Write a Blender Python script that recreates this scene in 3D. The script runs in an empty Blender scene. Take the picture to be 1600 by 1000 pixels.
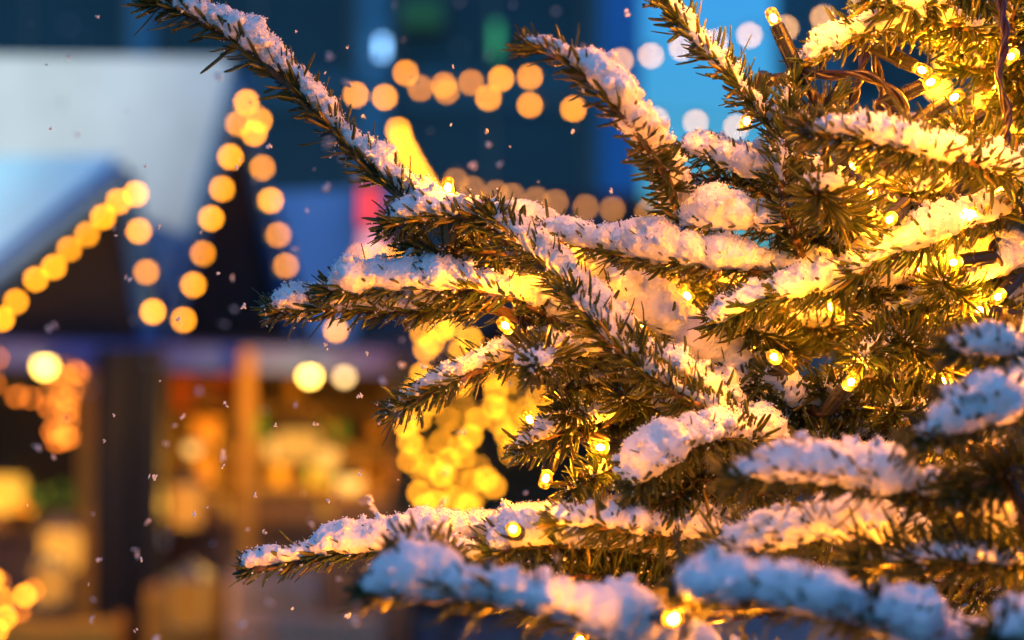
import bpy, math, random
import numpy as np
from mathutils import Vector, Matrix
PI = math.pi
D = bpy.data
SC = bpy.context.scene
COL = SC.collection
random.seed(7)
RNG = np.random.default_rng(11)

# ---------------------------------------------------------------- camera
FOC, SW, FOCUS = 85.0, 36.0, 1.42
PX = SW / FOC / 1600.0                       # tangent of one photo pixel
PITCH = math.radians(2.3)
CAM = np.array([0.0, 0.0, 1.6])
RIGHT = np.array([1.0, 0, 0])
FWD = np.array([0, math.cos(PITCH), math.sin(PITCH)])
UP = np.array([0, -math.sin(PITCH), math.cos(PITCH)])

def at(px, py, d):
    "point seen at photo pixel (px, py), d metres along the view axis"
    return CAM + RIGHT * ((px - 800) * PX * d) - UP * ((py - 500) * PX * d) + FWD * d

def aty(px, py, Y):
    r = RIGHT * ((px - 800) * PX) - UP * ((py - 500) * PX) + FWD
    return CAM + r * (Y / r[1])

def setup_camera():
    cd = D.cameras.new('camera'); co = D.objects.new('camera', cd); COL.objects.link(co)
    cd.lens = FOC; cd.sensor_width = SW; cd.sensor_fit = 'HORIZONTAL'
    cd.clip_start = 0.05; cd.clip_end = 2000
    co.location = CAM
    co.rotation_euler = (PI / 2 + PITCH, 0, 0)
    cd.dof.use_dof = True; cd.dof.focus_distance = FOCUS; cd.dof.aperture_fstop = 5.2
    cd.dof.aperture_blades = 0
    SC.camera = co

# ---------------------------------------------------------------- materials
def mat(name):
    m = D.materials.new(name); m.use_nodes = True
    nt = m.node_tree; nt.nodes.clear()
    out = nt.nodes.new('ShaderNodeOutputMaterial')
    return m, nt, out

def principled(name, col, rough=0.6, metal=0.0, noise=None, bump=None, spec=0.5, col2=None, sss=None, trans=0.0):
    m, nt, out = mat(name)
    p = nt.nodes.new('ShaderNodeBsdfPrincipled')
    p.inputs['Base Color'].default_value = (*col, 1)
    p.inputs['Roughness'].default_value = rough
    p.inputs['Metallic'].default_value = metal
    p.inputs['Specular IOR Level'].default_value = spec
    p.inputs['Transmission Weight'].default_value = trans
    nt.links.new(p.outputs[0], out.inputs[0])
    tc = nt.nodes.new('ShaderNodeTexCoord')
    if noise:
        n = nt.nodes.new('ShaderNodeTexNoise'); n.inputs['Scale'].default_value = noise[0]
        n.inputs['Detail'].default_value = 5
        nt.links.new(tc.outputs['Object'], n.inputs['Vector'])
        r = nt.nodes.new('ShaderNodeValToRGB')
        r.color_ramp.elements[0].position = 0.3; r.color_ramp.elements[1].position = 0.7
        c2 = col2 or tuple(c * noise[1] for c in col)
        r.color_ramp.elements[0].color = (*c2, 1); r.color_ramp.elements[1].color = (*col, 1)
        nt.links.new(n.outputs['Fac'], r.inputs[0]); nt.links.new(r.outputs[0], p.inputs['Base Color'])
    if bump:
        n = nt.nodes.new('ShaderNodeTexNoise'); n.inputs['Scale'].default_value = bump[0]
        n.inputs['Detail'].default_value = 4
        nt.links.new(tc.outputs['Object'], n.inputs['Vector'])
        b = nt.nodes.new('ShaderNodeBump'); b.inputs['Strength'].default_value = bump[1]
        b.inputs['Distance'].default_value = bump[2]
        nt.links.new(n.outputs['Fac'], b.inputs['Height']); nt.links.new(b.outputs[0], p.inputs['Normal'])
    if sss:
        p.inputs['Subsurface Weight'].default_value = sss[0]
        p.inputs['Subsurface Radius'].default_value = (1, 0.8, 0.55)
        p.inputs['Subsurface Scale'].default_value = sss[1]
    return m

def emission(name, col, strength, sample=False):
    m, nt, out = mat(name)
    e = nt.nodes.new('ShaderNodeEmission')
    e.inputs[0].default_value = (*col, 1); e.inputs[1].default_value = strength
    nt.links.new(e.outputs[0], out.inputs[0])
    m.cycles.emission_sampling = 'AUTO' if sample else 'NONE'
    return m

def planks(name, c1, c2, scale=6, rough=0.7, axis=0):
    m, nt, out = mat(name)
    p = nt.nodes.new('ShaderNodeBsdfPrincipled'); p.inputs['Roughness'].default_value = rough
    tc = nt.nodes.new('ShaderNodeTexCoord')
    w = nt.nodes.new('ShaderNodeTexWave'); w.inputs['Scale'].default_value = scale
    w.bands_direction = 'XYZ'[axis]; w.inputs['Distortion'].default_value = 1.2; w.wave_profile = 'SAW'
    n = nt.nodes.new('ShaderNodeTexNoise'); n.inputs['Scale'].default_value = 9; n.inputs['Detail'].default_value = 6
    r = nt.nodes.new('ShaderNodeValToRGB')
    r.color_ramp.elements[0].color = (*c2, 1); r.color_ramp.elements[1].color = (*c1, 1)
    mx = nt.nodes.new('ShaderNodeMix'); mx.inputs[0].default_value = 0.5
    nt.links.new(tc.outputs['Object'], w.inputs['Vector']); nt.links.new(tc.outputs['Object'], n.inputs['Vector'])
    nt.links.new(w.outputs['Fac'], mx.inputs[2]); nt.links.new(n.outputs['Fac'], mx.inputs[3])
    nt.links.new(mx.outputs[0], r.inputs[0]); nt.links.new(r.outputs[0], p.inputs['Base Color'])
    nt.links.new(p.outputs[0], out.inputs[0])
    return m

# ---------------------------------------------------------------- mesh helpers
def tag(o, label=None, cat=None, group=None, kind=None):
    if label: o['label'] = label
    if cat: o['category'] = cat
    if group: o['group'] = group
    if kind: o['kind'] = kind
    return o

def link(o, parent=None, world=True):
    COL.objects.link(o)
    if parent is not None:
        o.parent = parent
        if world:                             # mesh data given in world coordinates
            o.matrix_parent_inverse = Matrix.Identity(4)
            o.location = -Vector(parent.location)
    return o

def thing(name, label, cat, loc=(0, 0, 0), group=None):
    o = D.objects.new(name, None); o.location = Vector([float(v) for v in loc]); o.empty_display_size = 0.1
    COL.objects.link(o)
    return tag(o, label, cat, group)

class MB:
    "collects polygons; build() links them as one mesh object"
    def __init__(s): s.v = []; s.f = []
    def add(s, V, F):
        k = len(s.v); s.v += [tuple(float(c) for c in p) for p in V]; s.f += [tuple(i + k for i in f) for f in F]; return s
    def box(s, lo, hi, rz=0, c=None):
        x0, y0, z0 = lo; x1, y1, z1 = hi
        V = [(x0, y0, z0), (x1, y0, z0), (x1, y1, z0), (x0, y1, z0), (x0, y0, z1), (x1, y0, z1), (x1, y1, z1), (x0, y1, z1)]
        return s.add(V, [(0, 3, 2, 1), (4, 5, 6, 7), (0, 1, 5, 4), (1, 2, 6, 5), (2, 3, 7, 6), (3, 0, 4, 7)])
    def hexa(s, bottom, top):
        "solid between two matching quads"
        return s.add(list(bottom) + list(top), [(0, 3, 2, 1), (4, 5, 6, 7), (0, 1, 5, 4), (1, 2, 6, 5), (2, 3, 7, 6), (3, 0, 4, 7)])
    def prism(s, poly, off):
        n = len(poly); off = np.array(off); V = [np.array(p) for p in poly] + [np.array(p) + off for p in poly]
        return s.add(V, [tuple(range(n - 1, -1, -1)), tuple(range(n, 2 * n))] + [(i, (i + 1) % n, n + (i + 1) % n, n + i) for i in range(n)])
    def tube(s, pts, radii, seg=8, caps=True):
        pts = [np.array(p, float) for p in pts]
        if not hasattr(radii, '__len__'): radii = [radii] * len(pts)
        V = []; F = []
        t = pts[1] - pts[0]; a = np.array([0, 0, 1.0]) if abs(t[2]) < 0.9 * np.linalg.norm(t) else np.array([1.0, 0, 0])
        for i, p in enumerate(pts):
            t = pts[min(i + 1, len(pts) - 1)] - pts[max(i - 1, 0)]; t = t / (np.linalg.norm(t) + 1e-12)
            a = a - t * a.dot(t); a /= np.linalg.norm(a) + 1e-12; b = np.cross(t, a)
            for k in range(seg):
                w = 2 * PI * k / seg; V.append(p + radii[i] * (a * math.cos(w) + b * math.sin(w)))
        for i in range(len(pts) - 1):
            for k in range(seg):
                j = (k + 1) % seg; F.append((i * seg + k, i * seg + j, (i + 1) * seg + j, (i + 1) * seg + k))
        if caps: F += [tuple(range(seg - 1, -1, -1)), tuple(range((len(pts) - 1) * seg, len(pts) * seg))]
        return s.add(V, F)
    def lathe(s, c, prof, seg=16):
        c = np.array(c, float); V = []; F = []
        for r, z in prof:
            for k in range(seg):
                w = 2 * PI * k / seg; V.append(c + np.array([r * math.cos(w), r * math.sin(w), z]))
        for i in range(len(prof) - 1):
            for k in range(seg):
                j = (k + 1) % seg; F.append((i * seg + k, i * seg + j, (i + 1) * seg + j, (i + 1) * seg + k))
        F += [tuple(range(seg - 1, -1, -1)), tuple(range((len(prof) - 1) * seg, len(prof) * seg))]
        return s.add(V, F)
    def build(s, name, m, parent=None, smooth=False, world=True):
        me = D.meshes.new(name); me.from_pydata(s.v, [], s.f); me.update()
        if smooth: me.polygons.foreach_set('use_smooth', [True] * len(me.polygons))
        me.materials.append(m)
        o = D.objects.new(name, me); link(o, parent, world)
        return o

def bevel(o, w, seg=2):
    b = o.modifiers.new('bevel', 'BEVEL'); b.width = w; b.segments = seg; b.limit_method = 'ANGLE'; return o
# ================================================================ the market behind
M = {}
M['snow_far'] = principled('settled_snow', (0.8, 0.81, 0.84), 0.75, noise=(1.3, 0.92), bump=(3, 0.3, 0.05))
M['dark_wood'] = planks('dark_stained_planks', (0.012, 0.007, 0.006), (0.005, 0.0035, 0.0035))
M['post_wood'] = planks('honey_brown_timber', (0.66, 0.30, 0.02), (0.46, 0.19, 0.015), 3)
M['shelf_wood'] = planks('worn_shelf_board', (0.26, 0.13, 0.05), (0.10, 0.05, 0.02), 4)
M['blue_tarp'] = principled('blue_roof_sheet', (0.17, 0.48, 0.95), 0.6, noise=(0.9, .6))
M['blue_trim'] = principled('blue_painted_board', (0.03, 0.16, 0.42), 0.6)
M['dark_roof'] = principled('blackish_blue_roofing', (0.03, 0.05, 0.07), 0.7, noise=(1.0, .6))
M['roof_pale'] = principled('snow_tinted_dusk_blue', (0.50, 0.70, 1.0), 0.7, noise=(0.8, 0.6), bump=(3, .3, .05))  # roof snow with blue dusk light tinted into its base colour
M['black'] = principled('black_cable', (0.012, 0.012, 0.012), 0.5)
M['awning'] = principled('blue_violet_canvas', (0.09, 0.18, 0.55), 0.8, noise=(1.1, 0.5), col2=(0.14, 0.07, 0.28))
M['bulb_far'] = emission('warm_festoon_glass', (1.0, 0.31, 0.010), 14)
M['bulb_cream'] = emission('cream_festoon_glass', (1.0, 0.48, 0.16), 10)
M['bulb_yellow'] = emission('golden_festoon_glass', (1.0, 0.34, 0.012), 11)
M['bulb_orange'] = emission('amber_festoon_glass', (1.0, 0.25, 0.02), 4.5)
M['metal'] = principled('grey_metal', (0.15, 0.15, 0.16), 0.4, 0.8)

def far_bulb(name, col, st):
    m = emission(name, col, st); nt = m.node_tree; e = [n for n in nt.nodes if n.type == 'EMISSION'][0]
    oi = nt.nodes.new('ShaderNodeObjectInfo'); mr = nt.nodes.new('ShaderNodeMapRange')
    mr.inputs[3].default_value = st * .62; mr.inputs[4].default_value = st * 1.4
    nt.links.new(oi.outputs['Random'], mr.inputs[0]); nt.links.new(mr.outputs[0], e.inputs[1]); return m
for _k in ('far', 'yellow', 'orange'):
    _e = [n for n in M['bulb_' + _k].node_tree.nodes if n.type == 'EMISSION'][0]
    M['bulb_' + _k] = far_bulb(M['bulb_' + _k].name, tuple(_e.inputs[0].default_value)[:3], _e.inputs[1].default_value)

def setup_world():
    w = D.worlds.new('World'); SC.world = w; w.use_nodes = True
    nt = w.node_tree
    bg = nt.nodes['Background']
    sky = nt.nodes.new('ShaderNodeTexSky'); sky.sky_type = 'NISHITA'; sky.sun_disc = False
    sky.sun_elevation = math.radians(SUN_EL); sky.sun_rotation = math.radians(SUN_ROT)
    sky.air_density = 1.6; sky.dust_density = 0.2; sky.ozone_density = 5.0
    wb = nt.nodes.new('ShaderNodeMix'); wb.data_type = 'RGBA'; wb.blend_type = 'MULTIPLY'; wb.inputs[0].default_value = 1.0
    wb.inputs[7].default_value = (*SKY_WB, 1)      # the camera's lamp-light white balance turns dusk air blue
    nt.links.new(sky.outputs[0], wb.inputs[6]); nt.links.new(wb.outputs[2], bg.inputs[0]); bg.inputs[1].default_value = SKY_STR
    sd = D.lights.new('sun', 'SUN'); sd.energy = SUN_STR; sd.angle = math.radians(40); sd.color = (0.80, 0.90, 1.0)
    so = D.objects.new('sun', sd); COL.objects.link(so)
    # sun_rotation turns clockwise from +Y; the lamp shines from the same side
    el, az = math.radians(max(SUN_EL, 2)), math.radians(SUN_ROT)
    el = math.radians(62)
    dv = Vector((math.sin(az) * math.cos(el), math.cos(az) * math.cos(el), math.sin(el)))
    so.rotation_euler = dv.to_track_quat('Z', 'Y').to_euler(); so.location = (0, -3, 8)

SUN_EL, SUN_ROT, SKY_STR, SUN_STR = 6.0, 200.0, 0.092, 0.22
LAMPK = 1.8
SKY_WB = (0.32, 1.10, 2.1)

def setting():
    g = MB().add([(-90, -20, 0), (90, -20, 0), (90, 150, 0), (-90, 150, 0)], [(0, 1, 2, 3)])
    o = g.build('ground', principled('trodden_snow_on_paving', (0.35, 0.33, 0.34), 0.7, noise=(0.8, 0.4), bump=(5, 0.5, 0.03)))
    tag(o, kind='structure')

def facade(name, label, px0, px1, Y, ztop, col, pil, pils, cols=8, depth=8.0, lit=()):
    "office block: dark glass wall, pale pilasters, mullions and floor bands"
    x0 = aty(px0, 500, Y)[0]; x1 = aty(px1, 500, Y)[0]
    t = thing(name, label, 'building', ((x0 + x1) / 2, Y, 0))
    MB().box((x0, Y, 0), (x1, Y + depth, ztop)).build('wall', M['fac_wall'], t)
    MB().box((x0 - .15, Y - .15, ztop + .002), (x1 + .15, Y + depth + .15, ztop + 0.5)).build('roof', M['snow_far'], t)
    for a, b in pils:
        MB().box((aty(a, 500, Y)[0], Y - 0.45, 0), (aty(b, 500, Y)[0], Y - .002, ztop - .01)).build('pilaster', pil, t)
    n = int(ztop // 3.4)
    edges = [x0] + [c for a, b in pils for c in (aty(a, 500, Y)[0], aty(b, 500, Y)[0])] + [x1]
    for k in range(n):
        z0 = 0.9 + k * 3.4
        MB().box((x0, Y - .12, z0 + 2.6), (x1, Y - .004, z0 + 3.05)).build('floor_band', M['fac_band'], t)
        for i in range(0, len(edges) - 1, 2):
            a, b = edges[i], edges[i + 1]
            if b - a < 0.8: continue
            w = MB(); w.box((a + .1, Y - .05, z0), (b - .1, Y - .003, z0 + 2.55)); o = w.build('window', col, t)
            c = max(2, int((b - a) / 1.5))
            for q in range(c + 1):
                xx = a + .1 + (b - a - .2) * q / c
                MB().box((xx - .04, Y - .1, z0), (xx + .04, Y - .052, z0 + 2.55)).build('mullion', M['metal'], o, world=False)
    return t

def buildings():
    M['fac_wall'] = principled('slate_blue_cladding', (0.08, 0.24, 0.31), 0.6, noise=(0.4, 0.6))
    M['fac_band'] = principled('dark_teal_spandrel', (0.035, 0.12, 0.15), 0.5)
    M['fac_glass'] = principled('dark_teal_glass', (0.03, 0.10, 0.13), 0.35, spec=0.3, noise=(0.15, 0.4))
    M['fac_pil'] = principled('blue_grey_stone', (0.10, 0.33, 0.46), 0.7, noise=(0.5, 0.7))
    M['fac_blue'] = principled('bright_blue_panel', (0.05, 0.30, 0.70), 0.7, noise=(0.5, 0.8))
    t = facade('office_block', 'dark teal glass office block behind the huts with blue grey pilasters', -900, 940, 42, 26,
               M['fac_glass'], M['fac_pil'], [(-520, -470), (-180, -120), (205, 245), (560, 610), (925, 940)])
    b = facade('blue_tower', 'narrow bright blue panelled stair tower beside the dark glass block', 941, 1000, 41, 28,
               M['fac_glass'], M['fac_blue'], [(941, 1000)])
    facade('apartment_block', 'dark blue apartment block behind the fir at the right', 1285, 2400, 46, 30,
           M['fac_glass'], M['fac_pil'], [(1285, 1310), (1500, 1550), (1800, 1850)])
    # lit things on the facade
    def lamp(px, py, w, h, Y, m, name, label, cat, rnd=True):
        c = aty(px, py, Y); s = PX * Y
        t = thing(name, label, cat, (c[0], Y, c[2]))
        MB().box((c[0] - w * s / 2 - .05, Y + .10, c[2] - h * s / 2 - .05), (c[0] + w * s / 2 + .05, Y + .3, c[2] + h * s / 2 + .05)).build('casing', M['metal'], t)
        MB().box((c[0] - w * s / 2, Y - .05, c[2] - h * s / 2), (c[0] + w * s / 2, Y + .098, c[2] + h * s / 2)).build('lit_panel', m, t)
        return t
    lamp(597, 74, 10, 26, 41.4, emission('cold_white_light', (0.25, 0.55, 1.0), 2.8), 'wall_light',
         'cold pale blue light panel high on the dark glass block', 'light')
    lamp(775, 62, 10, 52, 41.4, emission('green_light', (0.05, 0.5, 0.22), .6), 'neon_strip',
         'dim green upright neon strip on the dark glass block', 'sign')
    lamp(660, 20, 60, 40, 41.4, emission('deep_green_light', (0.02, 0.12, 0.08), 0.35), 'window_light',
         'faint dark green lit window at the top of the glass block', 'light')
    lamp(576, 322, 26, 56, 20.5, emission('red_light', (1.0, 0.07, 0.10), 0.75), 'advert_board',
         'glowing red and pink advert board behind the spot where the snowy twigs meet', 'sign')
    lamp(582, 382, 34, 40, 20.3, emission('pink_light', (1.0, 0.35, 0.45), 0.8), 'advert_board',
         'pale pink lit board just under the red one', 'sign')

def gable_hut(cover, trim, label, peak, bl, br, Yg, ridge_back, eave_back, rake_w=0.16, Yr=None, wall_label=None, mroof=None):
    """a hut whose dark gable end faces the camera obliquely: gable polygon peak / base left / base right,
       roof slope under snow from the left rake to the ridge end and eave end behind"""
    P = aty(*peak, Yg); L = aty(*bl, Yg); R = aty(*br, Yr or Yg + .5)
    RB = aty(*ridge_back); EB = aty(*eave_back)
    t = thing('market_hut', label, 'hut', (P[0], P[1], 0))
    inn = np.array([0, 0.35, 0])
    back = np.array([-0.7, 2.6, 0])
    Lg = np.array([L[0], L[1], 0]); Rg = np.array([R[0], R[1], 0])
    b = MB(); b.add([Lg, Rg, R, P, L, Lg + back, Rg + back, R + back, P + back, L + back],
                    [(0, 1, 2, 3, 4), (9, 8, 7, 6, 5), (0, 5, 6, 1), (1, 6, 7, 2), (2, 7, 8, 3), (4, 9, 5, 0), (3, 8, 9, 4)])
    b.build('gable_wall', M['dark_wood'], t)
    # snow covered slope (thick slab)
    up = np.array([0, 0, 0.05]); fo = np.array([0.0, -0.12, 0.03])
    s = MB(); s.hexa([L + fo, P + fo, RB + fo, EB + fo], [L + fo + up, P + fo + up, RB + fo + up, EB + fo + up])
    o = s.build('roof', M['dark_wood'], t)
    up2 = np.array([0, 0, 0.06]); k = np.array([-.05, -0.05, 0.004])
    s = MB(); s.hexa([q + fo + up + k for q in (L, P, RB, EB)], [q + fo + up + k + up2 for q in (L, P, RB, EB)])
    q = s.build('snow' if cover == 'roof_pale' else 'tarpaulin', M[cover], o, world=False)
    # right slope
    s = MB(); R2 = R + back; P2 = P + back
    s.hexa([P + fo + [0.02, 0, 0], R + fo + [0.02, 0, 0], R2, P2], [P + fo + up, R + fo + up + [0.15, 0, 0], R2 + up + [.15, 0, 0], P2 + up])
    s.build('roof', M['dark_wood'], t)
    # barge boards
    s = MB()
    for a, c in ((P, L), (P, R)):
        s.tube([a + [0, -.16, .02], c + [0, -.16, .02]], 0.07, 4)
    s.build('barge_board', M[trim], t)
    return t

def uv_ball(seg=16, rings=10, r=1.0):
    V = []; F = []
    V.append((0, 0, -r))
    for i in range(1, rings):
        a = -PI / 2 + PI * i / rings
        for k in range(seg):
            w = 2 * PI * k / seg; V.append((r * math.cos(a) * math.cos(w), r * math.cos(a) * math.sin(w), r * math.sin(a)))
    V.append((0, 0, r))
    for k in range(seg): F.append((0, 1 + (k + 1) % seg, 1 + k))
    for i in range(rings - 2):
        for k in range(seg):
            j = (k + 1) % seg; F.append((1 + i * seg + k, 1 + i * seg + j, 1 + (i + 1) * seg + j, 1 + (i + 1) * seg + k))
    n = len(V) - 1
    for k in range(seg): F.append((n, 1 + (rings - 2) * seg + k, 1 + (rings - 2) * seg + (k + 1) % seg))
    return V, F

BULBS = {}
def bulb_mesh(key, r):
    if key in BULBS: return BULBS[key]
    m = MB(); m.add(*uv_ball(14, 10, r)); me = D.meshes.new('bulb'); me.from_pydata(m.v, [], m.f); me.update()
    me.polygons.foreach_set('use_smooth', [True] * len(me.polygons)); me.materials.append(M[key]); BULBS[key] = me
    s = MB(); s.lathe((0, 0, 0), [(0.011, r * .85), (0.014, r + .01), (0.014, r + .045), (0.004, r + .05)], 8)
    se = D.meshes.new('socket'); se.from_pydata(s.v, [], s.f); se.update(); se.materials.append(M['black']); BULBS[key + 's'] = se
    return me

def festoon(label, spots, key='bulb_far', r=0.021, sag=0.05, cable=True, cat='string lights'):
    "one string of globe bulbs: cable + every bulb with its socket"
    pts = [aty(a, b, Y) for a, b, Y in spots]
    t = thing('light_string', label, cat, pts[0], 'festoon strings around the market')
    if cable and len(pts) > 1:
        path = []
        for a, b in zip(pts[:-1], pts[1:]):
            for q in range(6):
                u = q / 6; path.append(a * (1 - u) + b * u + np.array([0, 0, r + .05 - sag * 4 * u * (1 - u)]))
        path.append(pts[-1] + np.array([0, 0, r + .05]))
        MB().tube(path, 0.005, 6).build('cable', M['black'], t)
    me = bulb_mesh(key, r)
    for p in pts:
        o = D.objects.new('bulb', me); COL.objects.link(o); o.parent = t
        o.location = Vector([float(c) for c in p]) - t.location
        s = D.objects.new('socket', BULBS[key + 's']); COL.objects.link(s); s.parent = o
    return t

def huts():
    gable_hut('blue_tarp', 'blue_trim', 'dark timber hut with a low bright blue roof at the left edge', (203, 283), (-170, 585), (246, 590), 15.2,
              (-420, 283, 18.2), (-760, 560, 17.6), Yr=15.6)
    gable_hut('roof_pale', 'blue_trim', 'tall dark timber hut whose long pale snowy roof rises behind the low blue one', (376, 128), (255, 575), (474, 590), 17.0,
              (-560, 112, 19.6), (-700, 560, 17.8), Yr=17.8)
    fp = aty(-430, -60, 15.2)
    fl = thing('street_lamp', 'tall street lamp lighting the left end of the pale roof from just outside the picture', 'street lamp', (fp[0], fp[1], 0))
    MB().tube([(fp[0], fp[1], 0), (fp[0], fp[1], fp[2] - .1)], .04, 10).build('pole', M['metal'], fl)
    MB().lathe(fp, [(.05, -.1), (.16, .12), (.02, .2)], 14).build('lamp_head', M['metal'], fl)
    MB().add(*uv_ball(14, 10, .07)).build('bulb', emission('street_lamp_glass', (1, .75, .35), 12), fl, True, world=False).location = (0, 0, float(fp[2]) + .02)
    ld = D.lights.new('lamp_light', 'POINT'); ld.energy = 190; ld.color = (1, .78, .38); ld.shadow_soft_size = .1
    lo = D.objects.new('lamp_light', ld); COL.objects.link(lo); lo.parent = fl; lo.location = (0.02, .1, float(fp[2]) - .15)
    # third hut: pale roof behind the red board
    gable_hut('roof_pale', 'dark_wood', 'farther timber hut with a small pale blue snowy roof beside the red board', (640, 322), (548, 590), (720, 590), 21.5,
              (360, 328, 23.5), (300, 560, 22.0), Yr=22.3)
    gable_hut('dark_roof', 'dark_wood', 'long dark hut half hidden behind the snowy fir', (1010, 330), (700, 590), (1100, 600), 19.0,
              (860, 330, 21.0), (560, 560, 20.6), Yr=19.5)
    Y = 14.7
    festoon('steep string of bulbs down the left edge of the tall dark gable',
            [(385, 160, 16.7), (372, 193, 16.7), (360, 245, 16.7), (347, 295, 16.7), (330, 341, 16.7), (317, 396, 16.7), (302, 445, 16.7), (287, 500, 16.7)], sag=.02)
    festoon('string of bulbs down the right edge of the tall dark gable',
            [(405, 188, 17.0), (397, 208, 16.8), (410, 262, 17), (423, 313, 17.1), (435, 367, 17.2), (447, 415, 17.3), (460, 482, 17.4), (468, 551, 17.4)], sag=.02)
    festoon('slanting string of bulbs along the left edge of the low gable',
            [(212, 303, 14.9), (185, 315, 14.9), (161, 339, 14.9), (136, 366, 14.9), (108, 389, 14.9), (84, 417, 14.9), (56, 436, 14.9), (25, 471, 14.9), (3, 498, 14.9)], sag=.02)
    festoon('short string of three bulbs down the right edge of the low gable',
            [(217, 361, 15.0), (229, 425, 15.1), (239, 487, 15.2)], sag=.02)
    festoon('string of bulbs hung across the dark glass block between two roofs',
            [(556, 148, 19), (601, 152, 19), (634, 114, 19), (657, 138, 19), (694, 133, 19), (698, 143, 19), (736, 129, 19), (763, 153, 19), (783, 123, 19), (828, 120, 19), (828, 164, 19), (896, 170, 18.5), (921, 102, 18)], sag=.03)
    festoon('string of pale bulbs rising across the blue sky to the top right',
            [(970, 95, 18), (1017, 87, 18), (1065, 75, 18), (1118, 66, 18), (1171, 55, 18), (1228, 44, 18), (1286, 28, 18), (1345, 12, 18), (1405, -4, 18)], 'bulb_cream', sag=.03)
    festoon('faint row of three bulbs against the blue sky under the rising string',
            [(1025, 187, 19), (1087, 191, 19), (1150, 199, 19), (1215, 210, 19)], 'bulb_cream', sag=.03)
    sp = [(622 + 58 * u ** 1.3, 203 + 105 * u, 17 + 1.5 * u) for u in [i / 9 for i in range(10)]]
    festoon('string of bulbs crowded together where it runs steeply away behind the twig', sp, sag=.0)
    festoon('row of dim bulbs along the dark roof just above the snowy twigs',
            [(712, 283, 18.4), (738, 295, 18.4), (775, 302, 18.4), (800, 306, 18.4), (838, 312, 18.4), (868, 316, 18.4), (915, 324, 18.4), (957, 327, 18.4), (1012, 331, 18.4), (1050, 335, 18.4)], 'bulb_dim', sag=.02)
    festoon('short row of bulbs under the pink board', [(560, 400, 19), (585, 397, 19), (612, 402, 19), (640, 410, 19)], sag=.02)

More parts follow.
